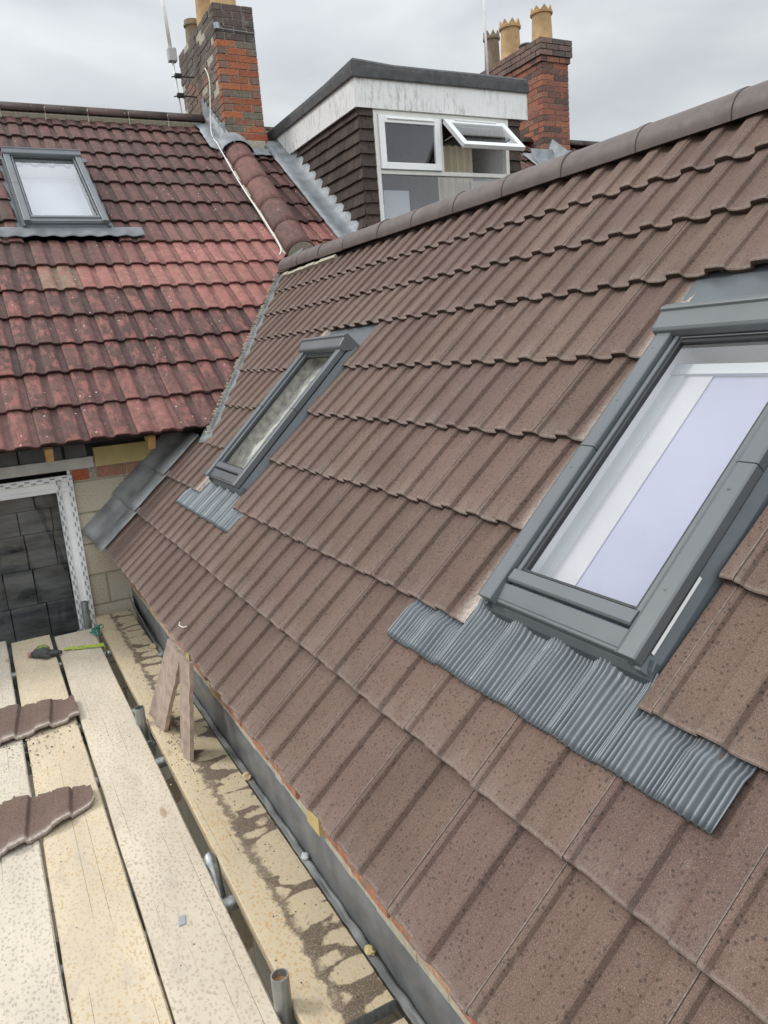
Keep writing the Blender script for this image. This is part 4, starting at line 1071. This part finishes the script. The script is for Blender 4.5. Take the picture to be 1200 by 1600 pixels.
# nearer piece: long triangular offcut
def T2(u, v, n): return Vector((u, v, DZ+n+.004))
s_ = slab(lambda u: 1.56+(u+.80)*.20+.10*max(0, (u+.80)/.35)**2*.95+nz(u, 1) if u > -.80 else 1.56-.05+(u+.85)*.6+nz(u, 1), lambda u: 1.925-.22*(u+.8)+nz(u, 2)*.5+(.018 if (u % .13) < .05 else 0), -1.05, -.452, T2, lambda u, v: prof_new((u-.1*(v-1.7))*1.0)*.75)
o_ = s_.build('broken_tile', 'new_tile', None, smooth='auto', loc=(-.75, 1.75, DZ)); tag(o_, 'cut brown tile offcut lying across the boards, the nearer one with a long slanting edge', 'roof tile')
s_ = slab(lambda u: 2.49+(u+.80)*.22+nz(u, 5), lambda u: 2.92-.28*(u+.8)+nz(u, 6)*.5+(.02 if (u % .13) < .05 else 0), -1.05, -.415, T2, lambda u, v: prof_new((u-.1*(v-2.6))*1.0)*.75)
o_ = s_.build('broken_tile', 'new_tile', None, smooth='auto', loc=(-.75, 2.65, DZ)); tag(o_, 'broken brown tile piece with a chipped edge, the farther one on the boards', 'roof tile')
# two offcuts leaning against the eave
def lean(B0, B1, T0, T1, label, seed):
    B0, B1, T0, T1 = map(Vector, (B0, B1, T0, T1)); nrm = (B1-B0).cross(T0-B0).normalized()
    mb = MB(); n, m = 14, 22; fr = []; bk_ = []
    for i in range(m+1):
        t = i/m; L0, L1 = B0.lerp(T0, t), B1.lerp(T1, t); f1, f2 = [], []
        for j in range(n+1):
            q_ = j/n; e0 = .006*noise.noise(Vector((t*9, seed, 0))) if j in (0,) else (.012*noise.noise(Vector((t*7, seed+4, 0))) if j == n else 0)
            p = L0.lerp(L1, q_)+(L1-L0).normalized()*e0
            if i in (0, m): p = p+(T0-B0).normalized()*.012*noise.noise(Vector((q_*6, seed, 3)))
            rib = .006*math.cos(q_*2*math.pi*1.3+seed)
            f1.append(p+nrm*(rib+.009)); f2.append(p+nrm*(rib-.009))
        fr.append(f1); bk_.append(f2)
    a = mb.grid(fr); b = mb.grid(bk_); W_ = n+1
    for i in range(m):
        for c in (0, n): mb.face((a+i*W_+c, a+(i+1)*W_+c, b+(i+1)*W_+c, b+i*W_+c))
    for j in range(n):
        for r in (0, m): mb.face((a+r*W_+j, a+r*W_+j+1, b+r*W_+j+1, b+r*W_+j))
    o = mb.build('leaning_tile', 'tile_back', None, smooth='auto', loc=(B0+B1)/2); return tag(o, label, 'roof tile')
lean((-.10, 2.40, DZ+.004), (-.085, 2.17, DZ+.004), (-.005, 2.12, -.035), (.0, 1.93, -.05), 'cut tile leaning under the eave, the wider and farther of the pair', 1)
lean((-.055, 1.94, DZ+.004), (-.045, 1.82, DZ+.004), (-.005, 1.92, -.04), (.004, 1.79, -.045), 'cut tile leaning under the eave, the narrow nearer one of the pair', 2)
# glove
gl_ = MB()
gc = Vector((-.50, 3.62, DZ+.012))
def bl(pts, r): gl_.tube([gc+Vector(p) for p in pts], r, 10)
bl([(-.065, .05, .004), (-.03, .02, .014), (.0, .0, .018), (.03, -.02, .012)], [.018, .030, .034, .026])
for i in range(4):
    a = -.5+i*.28; bl([(.02, -.01-.012*i+.02, .012), (.05, -.02-.012*i+.02, .014), (.075+.008*i, -.035-.008*i+.03, .006), (.085+.01*(i % 2), -.055-.004*i+.04, .002)], [.013, .012, .0105, .007])
bl([(-.02, .0, .01), (.0, -.045, .012), (.03, -.06, .004)], [.015, .012, .008])
glo = gl_.build('glove', 'glove_dark', None, smooth=True, loc=gc); tag(glo, 'crumpled dark and lime work glove on the yellowish board', 'glove')
gb = MB(); gb.tube([gc+Vector(p) for p in ((-.05, .045, .024), (-.02, .03, .040), (.01, .022, .046), (.035, .01, .036))], [.010, .020, .018, .008], 8); gb.build('glove_back', 'glove_olive', glo, smooth=True)
gb = MB(); gb.tube([gc+Vector(p) for p in ((-.085, .06, .004), (-.06, .05, .008))], [.016, .019], 8); gb.build('cuff', 'pot_red', glo, smooth=True)
def strands(name, mat, ctr, n, r, f, label, cat):
    mb = MB()
    for k in range(n): mb.tube([Vector(p) for p in f(k)], r, 6)
    return tag(mb.build(name, mat, None, smooth=True, loc=ctr), label, cat)
rr = random.Random(5)
def ropef(k):
    o = []; ph = rr.uniform(0, 6); oy = rr.uniform(-.018, .018)
    for i in range(14):
        t = i/13; o.append((-.385+.225*t, 3.655-.09*t+oy*(.5+t)+.012*math.sin(i*1.3+ph), DZ+.006+.008*abs(math.sin(i+ph))))
    if k < 5: o.append((-.155+.01*rr.random(), 3.56+oy, DZ-.02-.03*rr.random()))
    return o
strands('cord', 'lime', (-.27, 3.6, DZ), 9, .0026, ropef, 'bright lime frayed cord lying across the pale board end', 'cord')
def twf(k):
    o = []; ph = k*1.9
    for i in range(12):
        t = i/11; o.append((-.175+.05*math.sin(t*7+ph)*.6+.02*k*.5, 3.80+.10*t+.03*math.cos(t*5+ph), DZ+.035-.09*abs(.5-t)+.02*k*.4))
    return o
strands('twine', 'green_twine', (-.17, 3.85, DZ), 4, .0032, twf, 'dark green twine knotted round the far scaffold tube', 'twine')
ck = MB(); ck.box((-.32, .855, DZ+.001), (-.300, .895, DZ+.006), lambda a, b, c: Vector((a+(b-.87)*.2, b, c))); tag(ck.build('chip', 'slot_grey', None, loc=(-.31, .87, DZ)), 'small grey plastic chip lying on the pale speckled board', 'debris')
LB = [((.118, 1.545), .018, 'yellow stone lump wedged between dirty board and eave, beside the leaning tiles'), ((.127, .93), .013, 'tiny pale stone in the slot halfway along the stained board'),
      ((.125, .44), .014, 'dark olive lump in the slot near the end of the stained board'), ((.10, 3.32), .020, 'sandy crumb at the far end of the stained board'), ((.118, 3.15), .02, 'grey scrap of mortar beside the sandy crumb at the far eave')]
for i, ((x, y), r, lb) in enumerate(LB):
    mb = MB(); n = 10; rows = []
    for a in range(7):
        th_ = math.pi*a/6; rows.append([(x+r*math.sin(th_)*math.cos(2*math.pi*k/n)*(1+.7*noise.noise(Vector((a*.8, k*.9, i*5)))), y+1.4*r*math.sin(th_)*math.sin(2*math.pi*k/n)*(1+.7*noise.noise(Vector((a*.8, k*.9, i*5+2)))), DZ+.012+r*.8*math.cos(th_)) for k in range(n)])
    mb.grid(rows, close=True); tag(mb.build('rubble_lump', ['stone_bit', 'plaster_cream', 'ply', 'stone_bit', 'lead'][i], None, loc=(x, y, DZ)), lb, 'rubble')
tg = MB(); tg.tube([RW(2.03, .065, .024), RW(2.0, .055, .028), RW(1.96, .06, .022), RW(1.93, .075, .024)], .0022, 5)
tag(tg.build('string_scrap', 'cable_white', None, smooth=True, loc=RW(1.96, .06, .02)), 'short pale curl of string on the eave tiles above the leaning offcuts', 'debris')

# loose grit and mortar crumbs on the boards (nobody could count them)
gr = MB(); rg = random.Random(77)
def crumb(x, y, z, r):
    b = len(gr.v); c = rg.choice([(.20, .14, .11), (.13, .10, .08), (.42, .36, .28), (.30, .24, .18)])
    P = [(1, 0, 0), (-.4, .9, 0), (-.5, -.8, 0), (rg.uniform(-.3, .3), rg.uniform(-.3, .3), rg.uniform(.7, 1.2)), (-1, .1, .2)]
    t = rg.uniform(0, 6.28); ct, st_ = math.cos(t), math.sin(t)
    for p in P: gr.vert((x+(p[0]*ct-p[1]*st_)*r, y+(p[0]*st_+p[1]*ct)*r, z+p[2]*r))
    for f_ in ((0, 1, 3), (1, 4, 3), (4, 2, 3), (2, 0, 3), (0, 1, 4, 2)): gr.face([b+i for i in f_], c)
for i in range(900):
    y = rg.uniform(.3, 4.1); x = min(.108, max(-.12, rg.gauss(.03, .05))); crumb(x, y, DZ, rg.choice([.0012, .0018, .0025, .004]))
for i in range(260):
    y = rg.uniform(-.2, 3.9); x = rg.uniform(-.86, -.19); crumb(x, y, DZ+.001, rg.choice([.0012, .002, .003]))
for i in range(220):
    a = rg.gauss(0, 1); crumb(-.62+.10*rg.gauss(0, 1), 2.45+.12*a, DZ+.001, rg.choice([.0015, .0025, .004, .006])) if -.9 < -.62 else None
for i in range(160): crumb(-.06+.04*rg.gauss(0, 1), 2.0+.22*rg.gauss(0, 1), DZ, rg.choice([.0015, .003, .005]))
go = gr.build('grit', 'plain_col', None, loc=(0, 1.5, DZ)); go['kind'] = 'stuff'; go['label'] = 'brown and pale grit and crumbs scattered over the boards'; go['category'] = 'grit'
